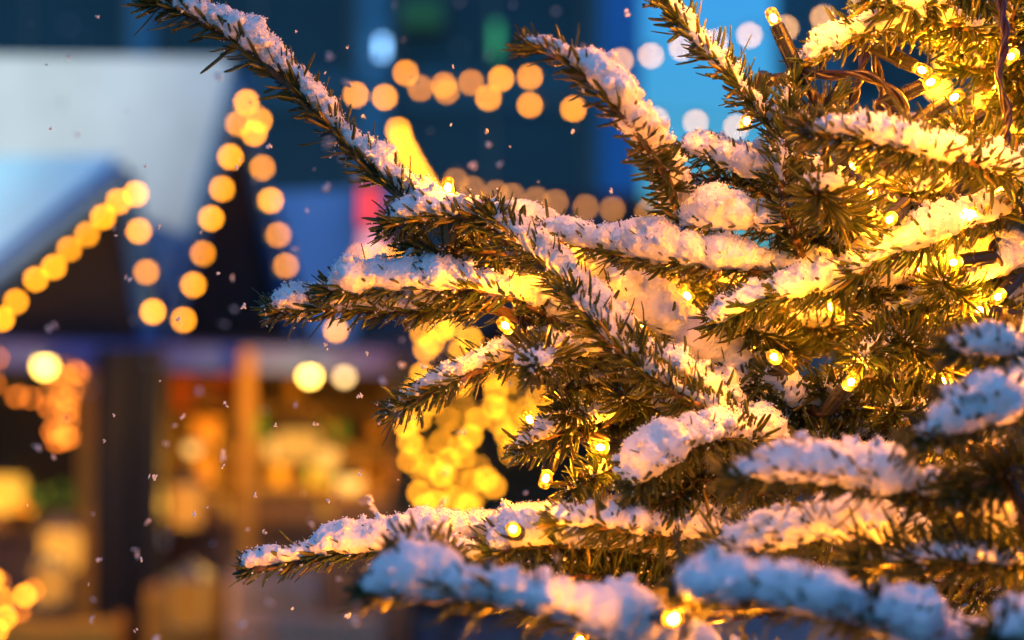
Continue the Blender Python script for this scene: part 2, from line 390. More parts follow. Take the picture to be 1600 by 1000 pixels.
def stall():
    "open fronted stall under a blue snowy canopy"
    A0 = aty(-420, 520, 14.0); A1 = aty(690, 556, 15.6)
    zt, zb = A0[2], aty(0, 588, 14.5)[2]
    t = thing('market_stall', 'open market stall with warm lamps under a long blue violet canopy edge', 'stall', (-2.6, 15.5, 0))
    # canopy: sloped slab with a hanging valance
    bk = np.array([0.3, 2.2, -0.02])
    F0, F1 = np.array([A0[0], A0[1], 2.03]), np.array([A1[0], A1[1], 1.99])
    up = np.array([0, 0, .05])
    MB().hexa([F0, F1, F1 + bk, F0 + bk], [F0 + up, F1 + up, F1 + bk + up, F0 + bk + up]).build('canopy', M['awning'], t)
    v0 = np.array([0, -.03, 0]); dn = np.array([0, 0, -.12])
    MB().hexa([F0 + v0 + dn, F1 + v0 + dn, F1 + dn, F0 + dn], [F0 + v0 + up * .8, F1 + v0 + up * .8, F1 - up * .01, F0 - up * .01]).build('valance', M['awning'], t)
    # posts
    def post(px, w, Y, m, nm='post'):
        x = aty(px, 650, Y)[0]; MB().box((x - w / 2, Y - w / 2, 0), (x + w / 2, Y + w / 2, 2.02)).build(nm, m, t)
    post(178, .20, 14.7, M['dark_wood']); post(228, .20, 14.75, M['dark_wood'])
    post(386, .08, 15.0, M['post_wood']); post(632, .16, 15.4, M['dark_wood']); post(-120, .2, 14.3, M['post_wood'])
    post(137, .10, 14.8, M['post_wood'])
    # back wall, floor, counter, shelves
    x0, x1 = F0[0], aty(650, 600, 17)[0]
    MB().box((x0, 17.0, 0), (x1, 17.08, 2.14)).build('back_wall', M['shelf_wood'], t)
    MB().box((x1 - .08, 15.6, 0), (x1, 16.998, 2.05)).build('side_wall', M['dark_wood'], t)
    cx0, cx1 = aty(250, 700, 15.3)[0], aty(640, 700, 15.3)[0]
    MB().box((cx0, 15.2, .92), (cx1, 15.8, .98)).build('counter', M['shelf_wood'], t)
    MB().box((cx0, 15.26, 0), (cx1, 15.3, .918)).build('counter_front', M['counter_front'], t)
    dx1 = aty(150, 700, 15.0)[0]
    MB().box((x0, 14.9, .86), (dx1, 15.5, .92)).build('counter', M['shelf_wood'], t)
    MB().box((x0, 14.96, 0), (dx1, 15.0, .858)).build('counter_front', M['counter_front'], t)
    for z in (1.10, 1.38, 1.66):
        MB().box((cx0, 16.7, z), (cx1, 16.998, z + .03)).build('shelf', M['shelf_wood'], t)
        MB().box((x0, 16.7, z), (dx1 - .2, 16.998, z + .03)).build('shelf', M['shelf_wood'], t)
    # hanging lamps
    def lamp(px, py, Y, r, col, st, W, label):
        c = aty(px, py, Y)
        l = thing('hanging_lamp', label, 'lamp', c, 'hanging lamps in the stall')
        MB().tube([c + [0, 0, r], [c[0], c[1], max(2.05, c[2] + r + .03)], [c[0], c[1] + (.35 if c[1] < 15 else .01), max(2.06, c[2] + r + .04)]], .005, 6).build('cord', M['black'], l)
        MB().lathe(c, [(.02, r * 1.6), (r * 1.5, r * .6), (r * 1.55, r * .5), (.03, r * 1.5)], 16).build('lamp_shade', M['metal'], l)
        o = MB().add(*uv_ball(16, 10, r)).build('bulb', emission('lamp_glass', col, st), l, True, world=False)
        ld = D.lights.new('lamp_light', 'POINT'); ld.energy = W * LAMPK; ld.color = (1, .48, .05); ld.shadow_soft_size = r * 1.3
        lo = D.objects.new('lamp_light', ld); lo.location = (0, -r * 0.2, -r * 1.6); COL.objects.link(lo); lo.parent = l
        return l
    lamp(70, 572, 13.9, .045, (1, .55, .08), 12, 7, 'bright yellow lamp hanging just under the canopy over the orange bulbs')
    lamp(484, 587, 14.7, .040, (1, .55, .08), 14, 9, 'bright yellow lamp just under the canopy right of the lit post')
    lamp(538, 588, 14.8, .030, (1, .60, .22), 5, 4, 'dimmer pale lamp under the canopy beside the bright one')
    lamp(72, 684, 16.2, .10, (1, .68, .12), 3, 10, 'large pale yellow globe lamp hanging low over the green trays')
    lamp(440, 700, 16.3, .11, (1, .45, .08), .9, 8, 'wide orange glowing lamp in front of the shelves')
    lamp(506, 712, 16.4, .10, (1, .45, .08), 1.0, 6, 'orange glowing lamp next to the wide one')
    lamp(545, 757, 16.1, .09, (1, .50, .10), 1.2, 4, 'lowest orange glowing lamp in the stall')
    lamp(300, 700, 16.0, .05, (1, .50, .12), 1.2, 12, 'small amber lamp above the counter behind the red sign')
    # red board
    c0, c1 = aty(270, 585, 16.9), aty(362, 640, 16.9)
    b = thing('sign_board', 'orange red board on the back wall of the stall', 'sign', (c0[0], 16.9, c1[2]))
    MB().box((c0[0], 16.93, c1[2]), (c1[0], 16.96, c0[2])).build('panel', M['red'], b)
    MB().box((c0[0] - .03, 16.962, c1[2] - .03), (c1[0] + .03, 16.98, c0[2] + .03)).build('frame', M['dark_wood'], b)
    # goods
    def jar(x, y, z, h, r, m, label):
        j = thing('glass_jar', label, 'jar', (x, y, z), 'jars on the stall shelves')
        MB().lathe((x, y, z), [(r * .9, .001), (r, .01), (r, h * .75), (r * .7, h * .88)], 14).build('jar_body', m, j, True)
        MB().lathe((x, y, z), [(r * .78, h * .882), (r * .8, h * .9), (r * .8, h), (r * .7, h + .005)], 14).build('lid', M['metal'], j, True)
    def box(x, y, z, w, d, h, m, label, cat='box'):
        j = thing('gift_box', label, cat, (x, y, z), 'boxes on the stall')
        bevel(MB().box((x - w / 2, y - d / 2, z + .001), (x + w / 2, y + d / 2, z + h * .8)).build('box_body', m, j), .006)
        bevel(MB().box((x - w / 2 - .006, y - d / 2 - .006, z + h * .803), (x + w / 2 + .006, y + d / 2 + .006, z + h)).build('lid', m, j), .004)
        MB().box((x - .012, y - d / 2 - .009, z + .002), (x + .012, y - d / 2 - .0065, z + h)).build('ribbon', M['red'], j)
    random.seed(3)
    cm = [M['amber'], M['ochre'], M['brown'], M['green'], M['amber'], M['brown'], M['pale']]
    cn = ['amber', 'ochre', 'brown', 'green', 'honey', 'dark brown', 'pale']
    for zi, z in ((0, 1.131), (1, 1.411), (2, 1.691)):
        x = cx0 + .1; k = 0
        while x < cx1 - .1:
            i = random.randrange(7); nm = ['lowest', 'middle', 'top'][zi]
            if random.random() < .5: jar(x, 16.84, z, random.uniform(.14, .24), random.uniform(.04, .07), cm[i], f'{cn[i]} glass jar on the {nm} shelf behind the lit post')
            else: box(x, 16.84, z, random.uniform(.12, .2), .16, random.uniform(.1, .22), cm[i], f'{cn[i]} lidded box on the {nm} shelf behind the lit post')
            x += random.uniform(.2, .34); k += 1
    for zi, z in ((0, 1.131), (1, 1.411), (2, 1.691)):
        x = aty(-40, 600, 16.8)[0]
        while x < dx1 - .3:
            i = random.randrange(7); nm = ['lowest', 'middle', 'top'][zi]
            jar(x, 16.84, z, random.uniform(.14, .24), random.uniform(.05, .08), cm[i], f'{cn[i]} glass jar on the {nm} shelf at the left edge')
            x += random.uniform(.22, .36)
    # lit lanterns
    def lantern(px, py, Y, w, h, st, col, W, label, zb=None):
        c = aty(px, py, Y); z = (c[2] - h / 2) if zb is None else zb; x = c[0]
        l = thing('lantern', label, 'lantern', (x, Y, z), 'lit lanterns about the stall')
        MB().lathe((x, Y, z), [(w * .6, .001), (w * .62, .02), (w * .5, .03)], 12).build('base', M['metal'], l)
        MB().lathe((x, Y, z), [(w * .44, .031), (w * .5, h * .3), (w * .5, h * .6), (w * .4, h * .74)], 14).build('glass', emission('lantern_glow', col, st), l, True)
        MB().lathe((x, Y, z), [(w * .6, h * .745), (w * .5, h * .8), (w * .15, h * .96), (.01, h)], 12).build('top', M['metal'], l)
        for k in range(4):
            a = k * PI / 2 + .6; MB().tube([(x + w * .55 * math.cos(a), Y + w * .55 * math.sin(a), z + .022), (x + w * .55 * math.cos(a), Y + w * .55 * math.sin(a), z + h * .745)], .006, 6).build('rod', M['metal'], l)
        ld = D.lights.new('lantern_light', 'POINT'); ld.energy = W; ld.color = (1, .48, .05); ld.shadow_soft_size = .05
        lo = D.objects.new('lantern_light', ld); lo.location = (0, -w * .7, h * .45); COL.objects.link(lo); lo.parent = l
    lantern(8, 760, 15.15, .26, .42, .9, (1, .44, .04), 6, 'large yellow lantern on the left counter at the edge of the picture', .922)
    lantern(96, 850, 14.2, .24, .36, .65, (1, .38, .05), 6, 'amber lantern hanging low before the left counter')
    lantern(78, 905, 13.9, .20, .30, .4, (1, .36, .05), 4, 'smaller dim amber lantern below the other one at the left')
    lantern(292, 780, 15.1, .20, .38, .5, (1, .32, .04), 5, 'tall orange lantern between the dark posts and the lit post')
    lantern(465, 690, 16.0, .30, .30, .6, (1, .42, .06), 5, 'broad golden lantern on a shelf right of the lit post')
    lantern(300, 930, 13.9, .26, .40, .2, (1, .34, .05), 4, 'dull amber lantern low in front of the counter')
    # trays on the counters
    def tray(px, w, h, Y, z, m, label):
        x = aty(px, 700, Y)[0]
        j = thing('goods_tray', label, 'tray', (x, Y, z), 'trays on the stall counters')
        q = MB(); q.box((x - w / 2, Y - .15, z + .002), (x + w / 2, Y + .15, z + .02))
        for a, b in (((x - w / 2, Y - .165, z + .002), (x + w / 2, Y - .151, z + .09)), ((x - w / 2, Y + .151, z + .002), (x + w / 2, Y + .165, z + .09)),
                     ((x - w / 2 - .015, Y - .165, z + .002), (x - w / 2 - .001, Y + .165, z + .09)), ((x + w / 2 + .001, Y - .165, z + .002), (x + w / 2 + .015, Y + .165, z + .09))):
            q.box(a, b)
        q.build('tray', M['shelf_wood'], j)
        g = MB()
        for _ in range(int(w * 90)):
            V, F = uv_ball(8, 6, random.uniform(.02, .04)); c = np.array([x + random.uniform(-.45, .45) * w, Y + random.uniform(-.11, .11), z + random.uniform(.05, h)])
            g.add([np.array(v) + c for v in V], F)
        g.build('goods', m, j, True)
    tray(75, .42, .26, 15.15, .92, M['green'], 'tray heaped with green goods at the left')
    tray(15, .40, .16, 15.15, .92, M['amber'], 'tray heaped with amber goods at the left edge')
    tray(300, .38, .2, 15.5, .98, M['ochre'], 'tray heaped with ochre goods left of the lit post')
    tray(450, .40, .14, 15.5, .98, M['brown'], 'tray heaped with brown goods right of the lit post')
    tray(570, .36, .14, 15.5, .98, M['amber'], 'tray heaped with amber goods near the dark end post')
    # crates and barrel in front
    def crate(px, Y, w, h, d, m, label):
        x = aty(px, 900, Y)[0]; j = thing('wooden_crate', label, 'crate', (x, Y, 0), 'crates in front of the stall')
        n = 4
        for k in range(n):
            z = .02 + k * (h - .03) / n
            for yy in (Y - d / 2, Y + d / 2 - .015): MB().box((x - w / 2, yy, z), (x + w / 2, yy + .015, z + (h - .03) / n * .82)).build('slat', m, j)
        for sx in (-1, 1):
            for sy in (-1, 1):
                a = x + sx * (w / 2 - .03); b = Y + sy * (d / 2 - .035)
                MB().box((a - .02, b - .018, 0), (a + .02, b + .018, h)).build('corner_post', m, j)
        MB().box((x - w / 2 + .055, Y - d / 2 + .056, .03), (x + w / 2 - .055, Y + d / 2 - .056, h * .9)).build('contents', M['ochre'], j)
    crate(290, 14.3, .42, .62, .4, M['post_wood'], 'tall honey coloured crate in front of the counter')
    crate(430, 14.0, .5, .75, .4, M['pink_wood'], 'pale pinkish crate right of the lit post')
    crate(515, 13.8, .6, .5, .4, M['pink_wood'], 'low wide pinkish crate under the tip of the long snowy branch')
    crate(95, 14.0, .7, .45, .4, M['post_wood'], 'low honey coloured crate before the left counter')

def light_bush(label, spots_c, n, px, py, w, h, Y, key, seed, slabel):
    "small conifer in a pot wrapped in a bulb string"
    rnd = random.Random(seed)
    c = aty(px, py, Y); s = PX * Y
    t = thing('potted_conifer', label, 'small tree', (c[0], Y, 0))
    MB().lathe((c[0], Y, 0), [(.14, 0.001), (.19, .3), (.2, .32), (.16, .3)], 16).build('pot', M['dark_wood'], t, True)
    H = c[2] + h * s / 2 + .1
    MB().tube([(c[0], Y, .25), (c[0], Y, H)], [.03, .008], 8).build('trunk', M['dark_wood'], t)
    V = []; F = []
    z0 = max(.4, c[2] - h * s / 2 - .1)
    for i in range(5200):
        u = rnd.random() ** .8; z = z0 + (H - z0) * u; R = (w * s / 2) * (1 - u * .75) * rnd.uniform(.3, 1); a = rnd.uniform(0, 2 * PI)
        p = np.array([c[0] + R * math.cos(a), Y + R * math.sin(a), z]); d = np.array([math.cos(a), math.sin(a), rnd.uniform(-.3, .5)]); L = rnd.uniform(.03, .07)
        q = np.cross(d, [rnd.random(), rnd.random(), 1]); q = q / np.linalg.norm(q) * .006
        k = len(V); V += [p - q, p + q, p + d * L]; F.append((k, k + 1, k + 2))
    MB().add(V, F).build('crown', M['dark_green'], t)
    sp = []
    for i in range(n):
        u = i / n; z = h * (.5 - u); R = w / 2 * (.35 + .65 * u); a = i * 2.4
        sp.append((px + R * math.cos(a) * rnd.uniform(.6, 1.1), py - z * 0.98 + rnd.uniform(-9, 9), Y + R * s * math.sin(a) - .05))
    if spots_c: sp = [(a, b, Y + rnd.uniform(-.25, .05)) for a, b in spots_c]
    festoon(slabel, sp, key, r=.021 * Y / 16, sag=0)

def background():
    M['counter_front'] = principled('brown_counter_boards', (0.16, 0.09, 0.05), .7, noise=(2.5, .5))
    M['red'] = principled('orange_red_paint', (0.5, 0.09, 0.015), .6)
    M['amber'] = principled('amber_glaze', (0.65, 0.30, 0.04), .35)
    M['ochre'] = principled('ochre_card', (0.5, 0.28, 0.06), .6)
    M['brown'] = principled('brown_glaze', (0.12, 0.06, 0.03), .5)
    M['green'] = principled('green_glaze', (0.06, 0.18, 0.04), .5)
    M['pale'] = principled('pale_card', (0.6, 0.52, 0.4), .6)
    M['pink_wood'] = planks('pinkish_limed_wood', (0.52, 0.32, 0.22), (0.36, 0.2, 0.15), 4)
    M['dark_green'] = principled('conifer_green', (0.03, 0.06, 0.02), .6)
    M['bulb_dim'] = emission('dim_festoon_glass', (1.0, 0.36, 0.06), 5)
    setting(); buildings(); huts(); stall()
    cl = [(640, 690), (668, 600), (655, 655), (720, 600), (735, 640), (700, 655), (715, 668), (735, 682), (690, 690), (668, 715), (660, 740), (690, 742), (672, 728),
          (655, 770), (682, 785), (712, 778), (740, 752), (760, 748), (745, 772), (772, 760), (720, 700), (700, 718), (650, 640), (640, 720), (665, 790), (735, 790), (702, 612), (648, 610), (634, 665), (652, 700), (700, 690), (725, 712), (748, 730), (712, 742), (690, 765), (728, 790), (676, 630), (722, 630), (745, 655), (660, 585), (705, 588)]
    light_bush('dark potted conifer wrapped in golden bulbs behind the snowy twigs', cl, 0, 700, 700, 190, 230, 12.5, 'bulb_yellow', 4,
               'dense string of golden bulbs wound round the middle potted conifer')
    cl = [(785, 640), (800, 620), (820, 640), (792, 680), (810, 668), (830, 690), (798, 706), (850, 650), (840, 620), (775, 610), (815, 600), (870, 640), (862, 680), (772, 635), (796, 596), (780, 660), (826, 652), (806, 690), (768, 590)]
    light_bush('second dark potted conifer right of the golden one', cl, 0, 825, 670, 110, 180, 12.9, 'bulb_yellow', 5,
               'string of golden bulbs on the second potted conifer half behind the fir')
    cl = [(660, 520), (690, 515), (675, 535), (705, 510), (720, 548), (740, 560), (700, 575), (665, 545), (735, 530), (525, 516), (690, 560)]
    festoon('loose bunch of bulbs hanging under the twigs above the golden conifer', [(a, b, 12.6 + .1 * (a % 3)) for a, b in cl], 'bulb_yellow', .014)
    rnd = random.Random(9)
    cl = [(100 + rnd.uniform(-26, 24), 575 + rnd.uniform(-5, 115)) for _ in range(46)] + [(25, 620), (48, 622), (28, 618), (-4, 560), (-8, 600)]
    festoon('curtain of small orange bulbs hanging in the left stall opening', [(a, b, 14.2 + rnd.uniform(0, .15)) for a, b in cl], 'bulb_net', .015)
    festoon('few amber bulbs low at the bottom left corner',
            [(39, 930, 10.5), (8, 965, 10.6), (-6, 985, 10.6), (2, 935, 10.7), (-12, 905, 10.6)], 'bulb_orange2', .016)
    festoon('dimmer bulbs behind the amber ones at the bottom left corner', [(52, 922, 11.2), (30, 955, 11.2), (-2, 910, 11.2)], 'bulb_net', .016)
    festoon('small group of bulbs glowing in the gap between the fir branches at top right',
            [(1465, 137, 5.5), (1480, 95, 5.0), (1500, 80, 5.0), (1535, 185, 4.6), (1545, 200, 4.6)], 'bulb_yellow', .009)
# ================================================================ the snowy fir
TD, TPX = 1.86, 1730                          # trunk depth and photo column
TRUNK = at(TPX, 500, TD); TX, TY = float(TRUNK[0]), float(TRUNK[1])

def spline(pts, step=0.003):
    "Catmull-Rom through pts, resampled evenly"
    P = [np.array(p, float) for p in pts]
    if len(P) == 2: P = [P[0], (P[0] + P[1]) / 2, P[1]]
    Q = [2 * P[0] - P[1]] + P + [2 * P[-1] - P[-2]]
    out = []
    for i in range(1, len(Q) - 2):
        for q in range(12):
            u = q / 12; a, b, c, d = Q[i - 1], Q[i], Q[i + 1], Q[i + 2]
            out.append(0.5 * ((2 * b) + (c - a) * u + (2 * a - 5 * b + 4 * c - d) * u * u + (3 * b - a - 3 * c + d) * u ** 3))
    out.append(P[-1]); out = np.array(out)
    L = np.r_[0, np.cumsum(np.linalg.norm(np.diff(out, axis=0), axis=1))]
    n = max(4, int(L[-1] / step) + 1); s = np.linspace(0, L[-1], n)
    return np.stack([np.interp(s, L, out[:, k]) for k in range(3)], 1), L[-1]

def frames(S):
    T = np.gradient(S, axis=0); T /= np.linalg.norm(T, axis=1)[:, None] + 1e-12
    up = np.array([0, 0, 1.0]); U = up - T * (T @ up)[:, None]
    n = np.linalg.norm(U, axis=1)[:, None]
    alt = np.array([0, -1.0, 0]); A = alt - T * (T @ alt)[:, None]
    U = np.where(n > .12, U / np.maximum(n, 1e-6), A / (np.linalg.norm(A, axis=1)[:, None] + 1e-9))
    V = np.cross(T, U)
    return T, U, V

def norm(a): return a / (np.linalg.norm(a, axis=-1, keepdims=True) + 1e-12)

def needle_arrays(S, rng, dens, nl, tip=True, low=0.35, skip=0.0, spread=(58, 14)):
    "vertices, faces and tint of flat blunt fir needles along the polyline S"
    T, U, V = frames(S)
    L = np.linalg.norm(np.diff(S, axis=0), axis=1).sum()
    n = int(L * 1000 * dens)
    s = rng.uniform(skip, 1, n)
    # azimuth: 0 = up; fewer below
    phi = rng.uniform(-PI, PI, n * 3); w = low + (1 - low) * (0.5 + 0.5 * np.cos(phi * 0.9)); w = np.maximum(w, .15)
    phi = phi[rng.uniform(0, 1, n * 3) < w][:n]; s = s[:len(phi)]; n = len(phi)
    ang = np.radians(rng.normal(spread[0], spread[1], n))
    k = 26 if tip else 0
    if k:                                     # rosette at the tip
        s = np.r_[s, rng.uniform(.975, 1, k)]; phi = np.r_[phi, rng.uniform(-PI, PI, k)]; ang = np.r_[ang, np.radians(rng.uniform(8, 45, k))]; n += k
    x = s * (len(S) - 1); i = np.clip(x.astype(int), 0, len(S) - 2); f = (x - i)[:, None]
    P = S[i] * (1 - f) + S[i + 1] * f; t = T[i]; u = U[i]; v = V[i]
    r = np.cos(phi)[:, None] * u + np.sin(phi)[:, None] * v
    d0 = norm(np.cos(ang)[:, None] * t + np.sin(ang)[:, None] * r)
    ln = nl * rng.uniform(.62, 1.12, n) * np.where(s > .93, .8, 1)
    lg = rng.uniform(0, 1, n) < .22; ln = np.where(lg, ln * 1.32, ln)
    bend = rng.uniform(.0, .95, n)[:, None]
    d1 = norm(d0 + bend * t + np.array([0, 0, 1.0]) * rng.uniform(-.12, .3, n)[:, None])
    wv = norm(np.cross(d0, r) + rng.normal(0, .25, (n, 3)))
    tt = np.array([0, .12, .45, .8, .96, 1.0]); wd = np.array([.35, .85, 1, .92, .6, .12])
    hw = (rng.uniform(.8, 1.1, n) * .00120)[:, None]; ht = .00042
    V_ = np.zeros((n, len(tt), 4, 3))
    for q, (a, b) in enumerate(zip(tt, wd)):
        c = P + r * .0012 + ln[:, None] * (d0 * a + (d1 - d0) * a * a * .5)
        dd = norm(d0 * (1 - a) + d1 * a); w2 = norm(wv - dd * (wv * dd).sum(1)[:, None]); nn = np.cross(dd, w2)
        V_[:, q, 0] = c + w2 * hw * b; V_[:, q, 1] = c + nn * ht * (b + .3)
        V_[:, q, 2] = c - w2 * hw * b; V_[:, q, 3] = c - nn * ht * (b + .3) * .6
    m = len(tt); base = (np.arange(n) * m * 4)[:, None, None]
    F = []
    for q in range(m - 1):
        for k2 in range(4):
            j = (k2 + 1) % 4; F.append([q * 4 + k2, q * 4 + j, (q + 1) * 4 + j, (q + 1) * 4 + k2])
    F.append([(m - 1) * 4 + 0, (m - 1) * 4 + 1, (m - 1) * 4 + 2, (m - 1) * 4 + 3])
    F = np.array(F)[None] + base
    tint = np.repeat(rng.uniform(0, 1, n), m * 4)
    cen = P + ln[:, None] * (d0 * .6)
    tipp = V_[:, 4].mean(axis=1)
    return V_.reshape(-1, 3), F.reshape(-1, 4), tint, cen, tipp

def mesh_np(name, V, F, m, smooth=True, attr=None):
    me = D.meshes.new(name); k = F.shape[1]
    me.vertices.add(len(V)); me.vertices.foreach_set('co', np.ascontiguousarray(V, np.float32).ravel())
    me.loops.add(F.size); me.loops.foreach_set('vertex_index', F.astype(np.int32).ravel())
    me.polygons.add(len(F)); me.polygons.foreach_set('loop_start', np.arange(0, F.size, k, dtype=np.int32))
    me.polygons.foreach_set('loop_total', np.full(len(F), k, np.int32))
    me.update(calc_edges=True); me.validate()
    me.polygons.foreach_set('use_smooth', [smooth] * len(me.polygons))
    if attr is not None:
        a = me.attributes.new('tint', 'FLOAT', 'POINT'); a.data.foreach_set('value', attr.astype(np.float32))
    me.materials.append(m)
    return me

# unit icosphere used for snow lumps
import bmesh
def _ico(sub):
    bm = bmesh.new(); bmesh.ops.create_icosphere(bm, subdivisions=sub, radius=1.0)
    V = np.array([v.co[:] for v in bm.verts]); F = np.array([[v.index for v in f.verts] for f in bm.faces]); bm.free(); return V, F
ICO2 = _ico(2); ICO1 = _ico(1)
TEX = {}
def clouds(size, depth=2):
    if size not in TEX:
        t = D.textures.new('grain', 'CLOUDS'); t.noise_scale = size; t.noise_depth = depth; TEX[size] = t
    return TEX[size]

def grains(surfP, surfN, rng, n, smin, smax):
    "tiny jagged snow crystals clustered on the surface"
    if n <= 0 or len(surfP) == 0: return np.zeros((0, 3)), np.zeros((0, 3), int)
    V0 = np.array([(1, 0, 0), (-1, 0, 0), (0, 1, 0), (0, -1, 0), (0, 0, 1), (0, 0, -1)], float)
    F0 = np.array([(0, 2, 4), (2, 1, 4), (1, 3, 4), (3, 0, 4), (2, 0, 5), (1, 2, 5), (3, 1, 5), (0, 3, 5)])
    i = rng.integers(0, len(surfP), n); N = surfN[i]
    c = surfP[i] + N * np.minimum(rng.exponential(smax * .45, n), smax)[:, None] + rng.normal(0, .0006, (n, 3))
    A = norm(rng.normal(0, 1, (n, 3))); B = norm(np.cross(A, rng.normal(0, 1, (n, 3)))); C = np.cross(A, B)
    sc = rng.uniform(smin, smax, (n, 3)) * rng.uniform(.5, 1, (n, 1))
    V = c[:, None] + (V0[None, :, 0:1] * A[:, None] * sc[:, None, 0:1] + V0[None, :, 1:2] * B[:, None] * sc[:, None, 1:2] + V0[None, :, 2:3] * C[:, None] * sc[:, None, 2:3])
    F = F0[None] + (np.arange(n) * 6)[:, None, None]
    return V.reshape(-1, 3), F.reshape(-1, 3)

def snow_mesh(lumps, rng, voxel, ngrain, extraP=None, rough=1.0, ncrystal=None):
    "lumps: (centre, axes 3x3 rows scaled by radii) -> remeshed, roughened snow with crystals"
    V0, F0 = ICO2
    C = np.array([l[0] for l in lumps]); A = np.array([l[1] for l in lumps])
    V = C[:, None] + np.einsum('vk,nkj->nvj', V0, A)
    F = F0[None] + (np.arange(len(C)) * len(V0))[:, None, None]
    me = mesh_np('snow', V.reshape(-1, 3), F.reshape(-1, 3), M['snow'])
    o = D.objects.new('tmp', me); COL.objects.link(o)
    r = o.modifiers.new('r', 'REMESH'); r.mode = 'VOXEL'; r.voxel_size = voxel
    s = o.modifiers.new('s', 'SMOOTH'); s.factor = .6; s.iterations = 5
    for size, st in ((.020, .0045), (.0050, .0010), (.0013, .0021)):
        d = o.modifiers.new('d', 'DISPLACE'); d.texture = clouds(size); d.texture_coords = 'LOCAL'; d.strength = st * rough; d.mid_level = .5
    dg = bpy.context.evaluated_depsgraph_get(); dg.update()
    ev = o.evaluated_get(dg); m2 = D.meshes.new_from_object(ev)
    n = len(m2.vertices); P = np.zeros(n * 3, np.float32); m2.vertices.foreach_get('co', P); P = P.reshape(-1, 3).astype(float)
    N = np.zeros(n * 3, np.float32); m2.vertices.foreach_get('normal', N); N = N.reshape(-1, 3).astype(float)
    nf = len(m2.polygons); 
    m2.calc_loop_triangles(); T = np.zeros(len(m2.loop_triangles) * 3, np.int32); m2.loop_triangles.foreach_get('vertices', T); T = T.reshape(-1, 3)
    D.objects.remove(o); D.meshes.remove(me); D.meshes.remove(m2)
    w = N[:, 2] > -.35
    gV, gF = grains(P[w], N[w], rng, ngrain, .00035, .0011)
    parts = [(P, T), (gV, gF)]
    if extraP is not None and len(extraP):
        eV, eF = grains(extraP, norm(rng.normal(0, 1, extraP.shape) + [0, 0, 1.2]), rng, ncrystal or len(extraP), .0005, .0013)
        parts.append((eV, eF))
    off = 0; VV = []; FF = []
    for a, b in parts: VV.append(a); FF.append(b + off); off += len(a)
    return mesh_np('snow', np.concatenate(VV), np.concatenate(FF), M['snow'])

def lumps_along(S, rng, rz, ry, cover, L, lift=.55, taper=True, sag=0.0, vary=.36, coarse=False):
    T, U, V = frames(S)
    n = max(3, int(L / .0032)); out = []
    ph = rng.uniform(0, 100)
    for k in range(n):
        u = (k + .5) / n; i = int(u * (len(S) - 1)); x = u * L / .022 + ph
        pres = math.sin(x * 1.7) * .5 + math.sin(x * .63 + 1) * .3 + math.sin(x * 3.1 + 2) * .3
        if cover < 1 and pres * .5 + .5 > cover + .15 * rng.normal(): continue
        g = 1 + vary * (math.sin(x * 1.1) * .6 + math.sin(x * 2.7 + 3) * .5)
        if taper: g *= min(1, .55 + 4 * (1 - u)) * min(1, .6 + 5 * u)
        a, b = rz * g * rng.uniform(.85, 1.12), ry * g * rng.uniform(.8, 1.1)
        # snow settles level: its thickness axis leans to world up
        up = norm(U[i] * .6 + np.array([0, 0, 1.0]) * .4)
        side = norm(np.cross(T[i], up)); al = np.cross(up, side)
        c = S[i] + up * (a * lift + .0012) + side * rng.normal(0, .13) * b + al * rng.normal(0, .001)
        out.append((c, np.array([al * max(.0060, a * .8), side * b * .84, up * a * .84])))
        for _ in range(1 if coarse or rng.random() < .5 else 2):                    # crumbs caught between the needles
            q = rng.uniform(.0009, .0024) * min(1.3, a / .009 + .3); w = rng.uniform(-PI * .62, PI * .62)
            cc = c + al * rng.normal(0, .004) + side * math.sin(w) * b * rng.uniform(.8, 1.12) + up * math.cos(w) * a * rng.uniform(.75, 1.05)
            out.append((cc, np.array([al * q * rng.uniform(.8, 1.5), side * q, up * q * rng.uniform(.7, 1.1)])))
    return out

def attach(points):
    "hidden run of bare wood from the base of a bough to the trunk"
    b = np.array(points[0]); tr = np.array([TX, TY, b[2] - .05])
    mid = (b + tr) / 2 + np.array([0, 0, -.01])
    return [tr, mid] + list(points)

